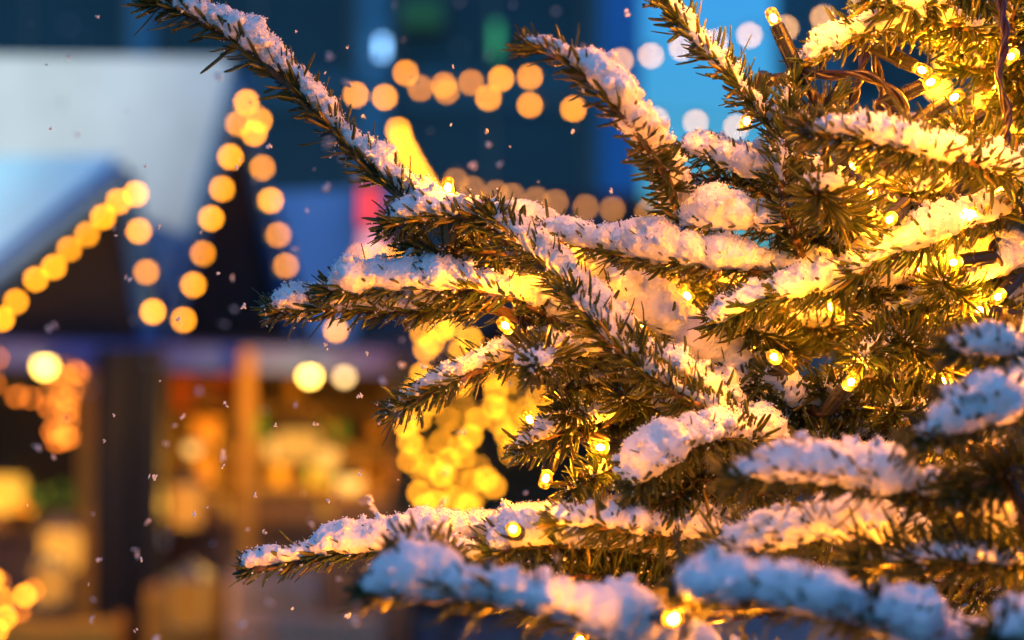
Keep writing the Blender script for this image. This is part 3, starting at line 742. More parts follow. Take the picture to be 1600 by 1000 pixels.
def make_bough(tree, pts, th=48, cover=1.0, nl=.0165, dens=1.5, low=.35, twigs=(), voxel=.0011, ryf=1.25, seed=0, grain=9.0, wood=.0032, trunk=False, lift=.55,
               rough=1.0, spread=(58, 14), label=None, frost=.5, skip=0.0, extra_lumps=(), world_pts=None, skip_snow=0.0, parent_name='branch'):
    rng = np.random.default_rng(seed + 100)
    P = [at(*p) for p in pts] if world_pts is None else world_pts
    d = pts[len(pts) // 2][2] if world_pts is None else 1.4
    S, L = spline(P)
    runs = [(S, L, th, cover, 1.0)]
    for tw in twigs:
        if world_pts is None: Pt = [at(*p) for p in tw['pts']]
        else: Pt = tw['pts']
        St, Lt = spline(Pt); runs.append((St, Lt, tw.get('th', th * .8), tw.get('cover', cover), tw.get('dens', 1.0)))
    # wood
    wb = MB()
    W = attach(P) if trunk else P
    Sw, Lw = spline(W, .012); n = len(Sw)
    wb.tube(Sw, [wood * (1.9 if trunk else 1.0) * (1 - .72 * k / (n - 1)) + .0006 for k in range(n)], 8)
    for St, Lt, *_ in runs[1:]:
        q = St[::4] if len(St) > 8 else St; q = np.vstack([q, St[-1]])
        wb.tube(q, [wood * .6 * (1 - .6 * k / (len(q) - 1)) + .0005 for k in range(len(q))], 6)
    # buds at tips
    for St, *_ in runs:
        e = St[-1]; t = norm(St[-1] - St[-3])
        wb.tube([e - t * .001, e + t * .0015, e + t * .004, e + t * .0055], [.001, .0021, .0017, .0004], 7)
    bo = wb.build('branch', M['bark'], tree, True)
    VV = []; FF = []; TT = []; off = 0; cens = []
    for i, (St, Lt, tht, cov, dm) in enumerate(runs):
        V, F, ti, cen, tipp = needle_arrays(St, rng, dens * dm, nl * (1 if i == 0 else .92), low=low, skip=skip if i == 0 else 0, spread=spread)
        if tht > 0 and dens > 1.2 and L < 1:   # longer needles that pierce the snow
            V2, F2, t2, c2, _ = needle_arrays(St, rng, 1.1 if d < 1.28 else .62, nl * (1.4 if d < 1.28 else 1.2), tip=False, low=.15, spread=(70, 12))
            V = np.vstack([V, V2]); F = np.vstack([F, F2 + len(ti)]); ti = np.r_[ti, t2 * .5]
        VV.append(V); FF.append(F + off); TT.append(ti); off += len(V); cens += [cen, cen * .5 + tipp * .5]
    nm = mesh_np('needles', np.concatenate(VV), np.concatenate(FF), M['needle'], True, np.concatenate(TT))
    no = D.objects.new('needles', nm); link(no, bo, False)
    # snow
    lm = list(extra_lumps)
    for St, Lt, tht, cov, dm in runs:
        if tht <= 0: continue
        rz = tht / 2 * PX * d * THK * (1.14 if d < 1.28 else 1)
        k0 = int(len(St) * (skip_snow if St is S else .0))
        lm += lumps_along(St[k0:], rng, rz, rz * ryf, cov, Lt * (1 - k0 / len(St)), lift, coarse=voxel > .0013, vary=.34)
    C = np.concatenate(cens)
    if lm or frost > 0:
        if not lm: lm = lumps_along(S, rng, .003, .004, .25, L)[:3] or [(S[-1], np.eye(3) * .002)]
        ex = C[rng.uniform(0, 1, len(C)) < frost]
        Ltot = sum(r[1] for r in runs)
        sm = snow_mesh(lm, rng, voxel, int(Ltot * 1000 * grain), ex, rough, int(len(ex) * 1.3))
        so = D.objects.new('snow', sm); link(so, bo, False)
    if label: bo['label'] = label
    return bo

def blob(px, py, d, rx, ry, rz=None):
    "extra snow heap: centre in photo pixels, radii in pixels (across, up)"
    s = PX * d; rz = rz or rx * .8
    return (at(px, py, d), np.array([[rx * s, 0, 0], [0, rz * s, 0], [0, 0, ry * s]]))

def generic_points(seed, L=.34):
    r = random.Random(seed)
    main = [(0, 0, 0), (L * .35, r.uniform(-.01, .01), -.008), (L * .7, r.uniform(-.02, .02), -.004), (L, r.uniform(-.02, .02), .012)]
    tw = []
    for k, u in enumerate((.30, .34, .52, .56, .74, .78)):
        sd = 1 if k % 2 else -1; l = L * .36 * (1.15 - u)*1.5; x = L * u
        tw.append({'pts': [(x, 0, -.006), (x + l * .45, sd * l * .42, -.006 + r.uniform(-.01, .01)), (x + l * .9, sd * l * .7, r.uniform(-.012, .015))]})
    return [np.array(p) for p in main], [dict(pts=[np.array(p) for p in t['pts']]) for t in tw]

def copy_bough(src, tree, loc, az, el, sc, roll=0.0):
    o = src.copy(); COL.objects.link(o); o.parent = tree
    Mx = Matrix.Rotation(az, 4, 'Z') @ Matrix.Rotation(-el, 4, 'Y') @ Matrix.Rotation(roll, 4, 'X')
    o.location = Vector([float(c) for c in loc]) - tree.location
    o.rotation_euler = Mx.to_euler(); o.scale = (sc, sc, sc)
    for ch in src.children:
        c = ch.copy(); COL.objects.link(c); c.parent = o
    return o

def tree_materials():
    # needles
    m, nt, out = mat('fir_needle')
    p = nt.nodes.new('ShaderNodeBsdfPrincipled'); p.inputs['Roughness'].default_value = .38; p.inputs['Specular IOR Level'].default_value = .55
    a = nt.nodes.new('ShaderNodeAttribute'); a.attribute_name = 'tint'
    r = nt.nodes.new('ShaderNodeValToRGB')
    r.color_ramp.elements[0].color = (.018, .050, .012, 1); r.color_ramp.elements[1].color = (.24, .165, .028, 1)
    e = r.color_ramp.elements.new(.7); e.color = (.065, .098, .02, 1)
    nt.links.new(a.outputs['Fac'], r.inputs[0]); nt.links.new(r.outputs[0], p.inputs['Base Color'])
    tr = nt.nodes.new('ShaderNodeBsdfTranslucent'); tr.inputs[0].default_value = (.32, .25, .025, 1)
    mx = nt.nodes.new('ShaderNodeMixShader'); mx.inputs[0].default_value = .30
    nt.links.new(p.outputs[0], mx.inputs[1]); nt.links.new(tr.outputs[0], mx.inputs[2]); nt.links.new(mx.outputs[0], out.inputs[0])
    M['needle'] = m
    M['bark'] = principled('fir_bark', (.20, .11, .05), .75, noise=(220, .45), bump=(500, .6, .0006))
    M['snow'] = principled('fresh_snow', (.86, .86, .88), .55, noise=(60, .97), bump=(900, .5, .0006), sss=(SNOW_SSS, .004), spec=.35)
    M['socket'] = principled('dark_green_plastic', (.018, .018, .008), .28, bump=(300, .25, .0004))
    M['cable'] = principled('dark_brown_cable', (.012, .006, .004), .35)
    M['led_core'] = emission('led_chip', LEDC, LED_STR, True)
    M['led_core_fill'] = emission('fill_led_chip', LEDC, LED_STR * 3.0, True)  # stronger chip for the added fill bulbs out of view
    # faceted lens: clear glow
    m, nt, out = mat('led_lens')
    e = nt.nodes.new('ShaderNodeEmission'); e.inputs[0].default_value = (1, .27, .012, 1)
    g = nt.nodes.new('ShaderNodeBsdfTransparent'); g.inputs[0].default_value = (1, .9, .6, 1)
    v = nt.nodes.new('ShaderNodeTexVoronoi'); v.inputs['Scale'].default_value = 420
    tc = nt.nodes.new('ShaderNodeTexCoord'); nt.links.new(tc.outputs['Object'], v.inputs['Vector'])
    rr = nt.nodes.new('ShaderNodeValToRGB'); rr.color_ramp.elements[0].color = (1, 1, 1, 1); rr.color_ramp.elements[1].color = (.08, .08, .08, 1)
    rr.color_ramp.elements[0].position = .12; rr.color_ramp.elements[1].position = .62
    nt.links.new(v.outputs['Distance'], rr.inputs[0])
    mul = nt.nodes.new('ShaderNodeMath'); mul.operation = 'MULTIPLY'; mul.inputs[1].default_value = LENS_STR
    nt.links.new(rr.outputs[0], mul.inputs[0]); nt.links.new(mul.outputs[0], e.inputs[1])
    mx = nt.nodes.new('ShaderNodeMixShader'); mx.inputs[0].default_value = .5
    nt.links.new(g.outputs[0], mx.inputs[1]); nt.links.new(e.outputs[0], mx.inputs[2]); nt.links.new(mx.outputs[0], out.inputs[0])
    m.cycles.emission_sampling = 'NONE'
    M['led_lens'] = m
SNOW_SSS, LED_STR, LENS_STR = .12, 2500.0, 5.5
THK = 1.27
LEDC = (1.0, .318, .009)

LED = {}
def led_meshes():
    q = MB(); q.lathe((0, 0, 0), [(.0022, .0), (.0036, .001), (.0040, .004), (.0038, .0075), (.0031, .0095), (.0015, .0104)], 9)
    me = D.meshes.new('lens'); me.from_pydata(q.v, [], q.f); me.update(); me.materials.append(M['led_lens']); LED['lens'] = me
    q = MB(); q.add(*uv_ball(8, 6, .0019)); q.v = [(x, y, z * 1.4 + .004) for x, y, z in q.v]
    me = D.meshes.new('chip'); me.from_pydata(q.v, [], q.f); me.update(); me.materials.append(M['led_core']); LED['chip'] = me; m2 = me.copy(); m2.materials.clear(); m2.materials.append(M['led_core_fill']); LED['chip_b'] = m2
    q = MB(); q.lathe((0, 0, 0), [(.0030, -.030), (.0040, -.029), (.0043, -.012), (.0048, -.0115), (.0048, -.009), (.0043, -.0085), (.0044, -.001), (.0038, .0)], 12)
    for k in range(6):
        w = k * PI / 3; q.box((.0042 * math.cos(w) - .0004, .0042 * math.sin(w) - .0004, -.027), (.0042 * math.cos(w) + .0004, .0042 * math.sin(w) + .0004, -.003))
    me = D.meshes.new('socket'); me.from_pydata(q.v, [], q.f); me.update(); me.materials.append(M['socket'])
    me.polygons.foreach_set('use_smooth', [False] * len(me.polygons)); LED['socket'] = me

def add_led(root, p, dirv, scale=1.0, bright=False):
    b = D.objects.new('bulb', LED['lens']); COL.objects.link(b); b.parent = root
    b.location = Vector([float(c) for c in p]) - root.location
    b.rotation_euler = Vector([float(c) for c in dirv]).to_track_quat('Z', 'Y').to_euler(); b.scale = (scale,) * 3
    for k in ('chip', 'socket'):
        c = D.objects.new(k, LED['chip_b' if bright and k == 'chip' else k]); COL.objects.link(c); c.parent = b
    return b

def twisted(pts, r=.0017, pitch=.040, amp=.0016):
    S, L = spline(pts, .0022); T, U, V = frames(S); q = MB()
    s = np.linspace(0, L, len(S))
    for ph in (0, PI):
        w = 2 * PI * s / pitch + ph
        q.tube(S + (np.cos(w)[:, None] * U + np.sin(w)[:, None] * V) * amp, r, 7)
    return q

def tree():
    tree_materials(); led_meshes()
    t = thing('fir_tree', 'snow laden fir tree filling the right side with its twigs reaching left', 'fir tree', (TX, TY, 0))
    H = 3.1
    MB().tube([(TX, TY, -.02), (TX, TY, .6), (TX + .005, TY, 1.6), (TX, TY, 2.4), (TX, TY, H)], [.06, .052, .036, .02, .004], 14).build('trunk', M['bark'], t, True)
    K = [0]
    def B(pts, **k):
        K[0] += 1; return make_bough(t, pts, seed=K[0], **k)
    F = 1.42
    # --- upper left diagonal twig
    B([(790, 372, 1.46), (700, 345, 1.45), (640, 315, F), (575, 262, F), (520, 203, F), (455, 136, F), (395, 87, F), (330, 40, F), (270, 14, F), (232, 4, F)],
      th=33, cover=.97, nl=.016, dens=1.6, low=.5, ryf=1.15, lift=.75, rough=1.25, frost=.12, voxel=.0009, grain=12, label='long bare-ended twig reaching to the top left edge')
    # --- arching twig top middle, a little out of focus
    B([(1120, 430, 1.54), (1066, 345, 1.47), (1038, 270, 1.39), (985, 195, 1.33), (925, 128, 1.33), (865, 84, 1.33), (822, 74, 1.33)],
      th=40, cover=1, nl=.015, dens=1.45, low=.4, ryf=1.2, lift=.65, rough=1.1, frost=.1, grain=8, label='arching snowy twig in the top middle')
    # --- main central bough and its snow ridge
    B([(1330, 700, 1.50), (1200, 632, 1.47), (1100, 560, 1.46), (1000, 482, 1.46), (900, 415, 1.46), (850, 368, 1.46), (820, 348, 1.46)],
      th=60, cover=1, nl=.018, dens=2.2, ryf=1.25, lift=.4, trunk=True, wood=.0045, grain=9,
      extra_lumps=[blob(814, 338, 1.46, 34, 28), blob(828, 356, 1.46, 36, 28)])
    B([(1180, 690, 1.44), (1090, 610, 1.40), (1000, 545, 1.40), (920, 478, 1.40), (850, 412, 1.40), (795, 362, 1.40), (765, 332, 1.40)],
      th=36, cover=.95, nl=.0165, dens=1.9, low=.7, ryf=1.35, lift=.55, rough=1.2, frost=.3, grain=9)
    B([(1170, 668, 1.42), (1100, 640, 1.385), (1020, 590, 1.37), (950, 530, 1.365), (890, 462, 1.365)], th=22, cover=.9, nl=.0165, dens=2.0, low=.7, ryf=1.2, lift=.6, frost=.15)
    B([(800, 385, 1.41), (770, 348, 1.41), (720, 338, 1.41), (665, 340, 1.41), (612, 352, 1.41)],
      th=44, cover=1, nl=.0165, dens=2.2, low=.85, ryf=1.3, lift=.6, frost=.25, skip=.2, grain=10)
    B([(830, 430, 1.45), (790, 400, 1.44), (740, 390, 1.43), (690, 392, 1.42), (650, 385, 1.42)], th=0, nl=.018, dens=2.4, low=.9, frost=.45)
    # --- left middle
    B([(870, 500, 1.45), (800, 462, 1.43), (720, 450, 1.42), (640, 448, F), (570, 450, F), (512, 456, F)],
      th=44, cover=1, nl=.016, dens=2.0, low=.75, ryf=1.4, lift=.5, frost=.3, grain=10)
    B([(860, 520, 1.46), (760, 480, 1.45), (640, 484, 1.44), (560, 484, 1.44), (480, 482, 1.44), (428, 488, 1.44)],
      th=36, cover=1, nl=.0155, dens=1.9, low=.6, ryf=1.3, lift=.55, frost=.5, skip=.25, skip_snow=.45)
    # --- mid low left
    B([(930, 520, 1.47), (860, 538, 1.45), (780, 565, 1.43), (700, 600, F), (650, 625, F), (613, 643, F)],
      th=25, cover=1, nl=.016, dens=2.1, low=.8, ryf=1.5, lift=.75, frost=.35, grain=11)
    B([(960, 560, 1.50), (900, 552, 1.45), (858, 560, 1.39), (832, 572, 1.35)], th=34, nl=.0165, dens=2.6, low=1, ryf=1.4, lift=.3, frost=.6, spread=(66, 14),
      extra_lumps=[blob(835, 562, 1.355, 34, 17)])
    # --- long horizontal bough right of centre
    B([(1420, 480, 1.52), (1290, 440, 1.46), (1180, 420, 1.43), (1080, 410, 1.42), (980, 397, 1.42), (900, 378, 1.42), (850, 366, 1.43)],
      th=50, cover=1, nl=.016, dens=1.7, low=.55, ryf=1.35, lift=.5, trunk=True, wood=.004, grain=11, frost=.3)
    B([(1350, 390, 1.48), (1250, 362, 1.44), (1170, 352, 1.42), (1110, 346, 1.42), (1062, 350, 1.42)], th=48, nl=.0155, dens=1.6, low=.4, ryf=1.3, lift=.45, frost=.3)
    B([(1300, 300, 1.47), (1220, 280, 1.44), (1150, 258, 1.43), (1100, 240, 1.43), (1072, 236, 1.43)], th=48, nl=.0155, dens=1.8, low=.5, ryf=1.4, lift=.35, frost=.5)
    B([(1250, 330, 1.46), (1180, 296, 1.45), (1120, 280, 1.44), (1082, 290, 1.44)], th=0, nl=.015, dens=2.2, low=.9, frost=.5)
    # --- upright warm twigs top
    B([(1290, 420, 1.46), (1250, 300, 1.44), (1205, 200, F), (1150, 128, F), (1100, 78, F), (1062, 32, F), (1018, -20, F)],
      th=19, cover=.75, nl=.016, dens=2.0, low=1, ryf=1.2, lift=.3, rough=1.1, frost=.15, label='upright rusty golden twig with little snow near the top')
    B([(1250, 400, 1.43), (1225, 320, 1.41), (1222, 250, 1.40), (1232, 190, 1.40), (1240, 130, 1.40)], th=16, cover=.6, nl=.0155, dens=2.4, low=1, lift=.3, frost=.3)
    B([(1236, 250, 1.41), (1260, 210, 1.41), (1285, 165, 1.41), (1310, 150, 1.42)], th=0, nl=.015, dens=2.0, low=1, frost=.2)
    # --- top right
    B([(1640, 20, 1.62), (1500, 35, 1.50), (1400, 40, 1.42), (1320, 62, 1.40), (1262, 100, 1.40)], th=46, nl=.016, dens=2.0, low=.7, ryf=1.2, lift=.35, trunk=True, frost=.2, skip_snow=.35)
    B([(1600, -40, 1.50), (1500, -5, 1.44), (1420, 10, 1.40), (1360, -5, 1.38)], th=32, nl=.018, dens=2.6, low=1, lift=.4, frost=.2)
    B([(1700, 60, 1.58), (1600, 60, 1.50), (1520, 45, 1.44), (1450, 28, 1.42), (1400, 40, 1.42)], th=26, nl=.019, dens=2.8, low=1, lift=.4, frost=.35, trunk=True)
    B([(1720, 120, 1.62), (1640, 130, 1.55), (1570, 110, 1.50), (1500, 105, 1.48)], th=22, nl=.019, dens=2.6, low=1, lift=.4, frost=.3)
    B([(1640, 200, 1.60), (1600, 130, 1.52), (1580, 60, 1.46), (1590, 0, 1.44)], th=14, cover=.6, nl=.019, dens=2.4, low=1, frost=.3)
    # --- nearer blurred snowy bough under the cable
    B([(1760, 330, 1.60), (1640, 290, 1.45), (1540, 262, 1.36), (1440, 236, 1.32), (1350, 214, 1.31), (1262, 206, 1.30)],
      th=40, nl=.019, dens=2.4, low=1, ryf=1.2, lift=.4, trunk=True, frost=.15, wood=.004)
    B([(1700, 330, 1.62), (1600, 300, 1.55), (1500, 290, 1.48), (1420, 300, 1.45)], th=26, nl=.019, dens=2.6, low=1, frost=.4, lift=.3)
    B([(1560, 250, 1.66), (1460, 225, 1.58), (1380, 240, 1.54), (1330, 245, 1.52)], th=22, nl=.018, dens=2.4, low=1, frost=.5, lift=.3)
    # --- bunch pointing at the camera
    B([(1380, 380, 1.55), (1330, 345, 1.46), (1296, 318, 1.37), (1276, 300, 1.33)], th=34, nl=.019, dens=3.0, low=1, ryf=1.2, lift=.5, frost=.1, spread=(62, 16),
      extra_lumps=[blob(1285, 285, 1.335, 36, 14)])
    # --- right middle
    B([(1760, 300, 1.62), (1640, 312, 1.50), (1540, 340, 1.43), (1450, 375, 1.40), (1380, 405, 1.40), (1335, 432, 1.40)],
      th=44, nl=.018, dens=1.6, low=.7, ryf=1.3, lift=.5, trunk=True, frost=.15, wood=.004)
    B([(1560, 430, 1.52), (1460, 438, 1.48), (1360, 440, 1.43), (1270, 452, 1.41), (1190, 470, 1.41), (1118, 505, 1.41)],
      th=46, nl=.0165, dens=1.9, low=.75, ryf=1.4, lift=.45, frost=.25, grain=10)
    B([(1760, 380, 1.60), (1650, 402, 1.52), (1560, 420, 1.47), (1470, 455, 1.45), (1400, 490, 1.45), (1348, 512, 1.45)],
      th=48, nl=.0165, dens=1.9, low=.7, ryf=1.3, lift=.45, trunk=True, frost=.4)
    B([(1760, 470, 1.64), (1650, 460, 1.58), (1560, 475, 1.54), (1480, 500, 1.52), (1420, 530, 1.50)], th=40, nl=.018, dens=2.4, low=1, frost=.5, trunk=True)
    B([(1560, 560, 1.58), (1480, 540, 1.50), (1420, 530, 1.45), (1365, 548, 1.41), (1345, 560, 1.39)], th=18, nl=.018, dens=3.2, low=1, frost=.45, spread=(64, 18))
    B([(1520, 620, 1.60), (1440, 600, 1.54), (1370, 590, 1.50), (1310, 600, 1.48)], th=26, nl=.017, dens=3.0, low=1, frost=.5)
    B([(1700, 560, 1.66), (1600, 530, 1.58), (1520, 560, 1.55), (1460, 590, 1.52)], th=30, nl=.018, dens=2.6, low=1, frost=.4)
    # --- centre, below the ridge
    B([(1330, 680, 1.50), (1290, 650, 1.46), (1245, 625, 1.43), (1215, 600, 1.42), (1198, 585, 1.42)], th=54, nl=.0165, dens=2.2, low=.9, ryf=1.1, lift=.2, frost=.35)
    B([(1420, 720, 1.52), (1360, 690, 1.48), (1310, 660, 1.45), (1290, 640, 1.44)], th=20, nl=.0165, dens=3, low=1, frost=.3)
    B([(1560, 700, 1.55), (1480, 690, 1.52), (1400, 670, 1.50), (1330, 655, 1.49)], th=22, nl=.0165, dens=3, low=1, frost=.5)
    B([(1220, 560, 1.50), (1180, 590, 1.46), (1130, 615, 1.43), (1100, 640, 1.41), (1080, 652, 1.40)], th=38, nl=.016, dens=2.2, low=.9, ryf=1.2, lift=.4, frost=.3)
    B([(1240, 700, 1.46), (1180, 690, 1.40), (1110, 685, 1.36), (1050, 710, 1.34), (990, 765, 1.33)],
      th=52, nl=.0185, dens=2.4, low=1, ryf=1.2, lift=.5, frost=.1, spread=(60, 16), skip_snow=.25)
    B([(1230, 790, 1.46), (1160, 760, 1.40), (1100, 750, 1.37), (1050, 780, 1.35), (1000, 800, 1.34)], th=0, nl=.019, dens=3.2, low=1, frost=.15)
    B([(1100, 590, 1.52), (1000, 590, 1.50), (930, 600, 1.48), (880, 612, 1.46)], th=14, nl=.017, dens=2.6, low=1, frost=.35)
    B([(1080, 680, 1.52), (1000, 660, 1.48), (930, 662, 1.45), (870, 678, 1.43), (815, 700, 1.42)], th=28, nl=.0155, dens=2.4, low=1, ryf=1.3, lift=.6, frost=.45)
    B([(1060, 760, 1.52), (1000, 730, 1.48), (950, 735, 1.45), (905, 760, 1.43), (888, 772, 1.42)], th=12, nl=.018, dens=2.8, low=1, frost=.2)
    B([(1080, 650, 1.54), (1040, 640, 1.50), (1010, 650, 1.48)], th=34, nl=.016, dens=2.2, low=1, frost=.3)
    # --- long low bough to the left with the cut end
    B([(1180, 850, 1.56), (1080, 838, 1.50), (960, 828, 1.46), (840, 830, 1.44), (700, 842, 1.43), (580, 858, 1.42), (480, 872, 1.42), (386, 890, 1.42)],
      th=44, nl=.014, dens=1.8, low=.75, ryf=1.5, lift=.55, trunk=True, wood=.005, frost=.25, grain=12, label='long low bough with a sawn pale end at the left',
      extra_lumps=[blob(740, 820, 1.50, 90, 24, 60), blob(860, 808, 1.50, 95, 26, 70), blob(650, 832, 1.48, 70, 18, 50), blob(960, 805, 1.50, 90, 30, 70), blob(700, 862, 1.38, 60, 22, 50)])
    cut = MB(); e0 = at(396, 896, 1.419); e1 = at(383, 906, 1.412)
    cut.tube([e0, e0 * .3 + e1 * .7, e1], [.0030, .0033, .0029], 12)
    cut.build('cut_end', principled('pale_sawn_wood', (.75, .6, .35), .7), t.children[-1], True)
    B([(1120, 900, 1.50), (1000, 870, 1.42), (900, 858, 1.36), (820, 850, 1.34), (770, 865, 1.33)], th=40, nl=.019, dens=2.4, low=1, lift=.7, frost=.2, skip_snow=.3)
    B([(1130, 830, 1.42), (1060, 835, 1.36), (980, 828, 1.33), (900, 818, 1.32), (870, 815, 1.32)], th=42, nl=.017, dens=1.7, low=.9, ryf=1.4, lift=.5, frost=.15)
    B([(1100, 940, 1.48), (1000, 915, 1.40), (920, 900, 1.36), (850, 905, 1.34)], th=0, nl=.021, dens=2.6, low=1, frost=.2)
    B([(1060, 990, 1.50), (960, 950, 1.44), (880, 930, 1.40), (800, 925, 1.38)], th=8, nl=.020, dens=2.6, low=1, frost=.2)
    B([(700, 880, 1.30), (660, 868, 1.24), (625, 862, 1.20)], th=24, nl=.013, dens=2.4, low=1, frost=.1)
    # --- near blurred boughs at the bottom
    B([(1250, 1110, 1.25), (1080, 1030, 1.18), (960, 985, 1.14), (840, 948, 1.12), (720, 925, 1.12), (640, 918, 1.12), (575, 925, 1.12)],
      th=66, nl=.016, dens=1.5, low=.6, ryf=1.3, lift=.35, frost=.05, grain=3, voxel=.0014, trunk=True, label='blurred bluish snowy bough nearest the camera at the bottom')
    B([(1620, 1090, 1.22), (1480, 1020, 1.14), (1380, 975, 1.10), (1270, 945, 1.08), (1160, 925, 1.08), (1065, 925, 1.08)],
      th=66, nl=.017, dens=2.0, low=1, ryf=1.3, lift=.3, frost=.05, grain=3, voxel=.0014, trunk=True)
    B([(1760, 860, 1.46), (1600, 830, 1.32), (1500, 788, 1.24), (1400, 758, 1.21), (1300, 742, 1.20), (1210, 738, 1.20), (1140, 748, 1.20)],
      th=52, nl=.018, dens=1.9, low=.9, ryf=1.2, lift=.35, frost=.05, grain=4, trunk=True, wood=.004)
    B([(1500, 850, 1.36), (1400, 840, 1.30), (1290, 830, 1.27), (1200, 850, 1.26), (1105, 870, 1.26)], th=52, nl=.018, dens=2.0, low=1, ryf=1.2, lift=.35, frost=.05, skip_snow=.3)
    B([(1760, 640, 1.42), (1680, 600, 1.28), (1600, 622, 1.20), (1520, 655, 1.17), (1440, 690, 1.16)], th=56, nl=.019, dens=2.4, low=1, lift=.35, frost=.05, trunk=True)
    B([(1700, 600, 1.34), (1620, 560, 1.24), (1560, 545, 1.20), (1490, 545, 1.19)], th=46, nl=.018, dens=2.0, low=1, lift=.3, frost=.05)
    B([(1760, 730, 1.40), (1660, 730, 1.28), (1580, 740, 1.22), (1500, 770, 1.2)], th=0, nl=.021, dens=3, low=1, frost=.02)
    B([(1760, 930, 1.34), (1640, 890, 1.26), (1520, 880, 1.22), (1420, 880, 1.22), (1340, 890, 1.22)], th=20, nl=.020, dens=2.6, low=1, frost=.05)
    B([(1760, 1060, 1.2), (1680, 1010, 1.12), (1600, 1000, 1.08), (1550, 1000, 1.06)], th=60, nl=.018, dens=1.6, low=1, frost=.03, voxel=.0014)
    # --- filling boughs deeper in the crown
    r = random.Random(5)
    fill = [((1720, 40, 1.70), (1600, 20, 1.60), (1480, 10, 1.54), (1380, 25, 1.50)), ((1720, 160, 1.70), (1620, 120, 1.60), (1540, 70, 1.54), (1470, 60, 1.52)),
            ((1740, 240, 1.72), (1640, 210, 1.62), (1540, 215, 1.56), (1450, 255, 1.54)), ((1720, 250, 1.66), (1640, 170, 1.56), (1590, 110, 1.50), (1560, 60, 1.48)),
            ((1640, 330, 1.68), (1540, 290, 1.60), (1430, 285, 1.56), (1340, 300, 1.54)), ((1600, 470, 1.66), (1500, 400, 1.58), (1400, 385, 1.55), (1320, 400, 1.52)),
            ((1500, 620, 1.66), (1420, 560, 1.58), (1330, 520, 1.55), (1240, 510, 1.52)), ((1700, 620, 1.66), (1620, 620, 1.56), (1520, 620, 1.54), (1440, 640, 1.52)),
            ((1640, 150, 1.75), (1500, 190, 1.66), (1380, 215, 1.62)), ((1700, 420, 1.78), (1560, 380, 1.68), (1420, 350, 1.62)), ((1600, 520, 1.75), (1480, 420, 1.66), (1360, 380, 1.62)),
            ((1700, 680, 1.75), (1560, 640, 1.64), (1420, 640, 1.60)), ((1600, 800, 1.72), (1500, 740, 1.62), (1380, 720, 1.58)), ((1700, 900, 1.66), (1560, 860, 1.52), (1420, 850, 1.46)),
            ((1500, 980, 1.60), (1380, 930, 1.50), (1260, 900, 1.46)), ((1640, 1000, 1.56), (1540, 930, 1.46), (1440, 900, 1.42)), ((1400, 900, 1.62), (1280, 850, 1.54), (1160, 840, 1.50)),
            ((1340, 560, 1.66), (1220, 480, 1.58), (1100, 450, 1.54)), ((1200, 520, 1.62), (1080, 460, 1.55), (960, 440, 1.52)), ((1300, 760, 1.62), (1200, 720, 1.56), (1120, 700, 1.54)),
            ((1100, 560, 1.60), (980, 520, 1.54), (880, 500, 1.52))]
    for i, f in enumerate(fill):
        B(list(f), th=26, nl=.019, dens=2.6, low=1, frost=.45, trunk=i in (0, 2, 3, 8, 9, 11), twigs=[
            {'pts': [f[1], (f[1][0] - 50, f[1][1] + r.choice([-50, 50]), f[1][2] - .02), (f[1][0] - 90, f[1][1] + r.choice([-60, 70]), f[1][2] - .03)], 'th': 20}])
    # --- short upright sprigs between the boughs
    for px, py in ((1240, 655), (1335, 640), (1425, 655), (1445, 560), (1505, 470), (1385, 478), (1115, 705), (1012, 640), (1565, 560), (1300, 715), (930, 640), (1180, 520), (1530, 235)):
        dx, dy = r.uniform(-55, -15), r.uniform(-45, 5)
        B([(px + 60, py + 35, 1.54), (px + 20, py + 8, 1.47), (px + dx, py + dy, 1.42)], th=r.choice([0, 16, 24]), nl=.018, dens=2.8, low=1, frost=.35)
    # --- the rest of the tree outside the picture: copies of one fan shaped bough
    mp, tw = generic_points(3)
    for q in tw: q['th'] = 30
    src = make_bough(t, None, world_pts=mp, twigs=tw, th=38, dens=1.3, nl=.018, seed=99, voxel=.0022, grain=2, frost=.08, wood=.005)
    src.location = Vector((TX, TY, 2.55)) - t.location; src.rotation_euler = (0, 0, 0)
    r = random.Random(8); n = 100 - 1 - K[0] - 1; k = 0
    while k < n:
        z = .35 + 2.6 * (k + r.random()) / n; az = k * 2.4 + r.uniform(-.2, .2); R = .06 + .38 * (3.1 - z) / 2
        tip = np.array([TX + (R + .3) * math.cos(az), TY + (R + .3) * math.sin(az), z])
        # keep clear of the picture: in front of the camera's view only above, below, right or behind the trunk
        d = (tip - CAM) @ FWD; px = 800 + (tip - CAM) @ RIGHT / d / PX if d > .2 else 0; py = 500 - (tip - CAM) @ UP / d / PX if d > .2 else 0
        inview = -100 < px < 1750 and -150 < py < 1150
        if inview and math.sin(az) < .75: az = r.uniform(-.5, 1.6)
        if math.cos(az) < -.2 and math.sin(az) < .35 and .9 < z < 2.3: az = r.uniform(-.4, 2.0)
        copy_bough(src, t, (TX, TY, z), az, r.uniform(-.25, .1), (.45 + .75 * (3.15 - z) / 2.4) , r.uniform(-.2, .2)); k += 1
    lights(t)
    flakes()

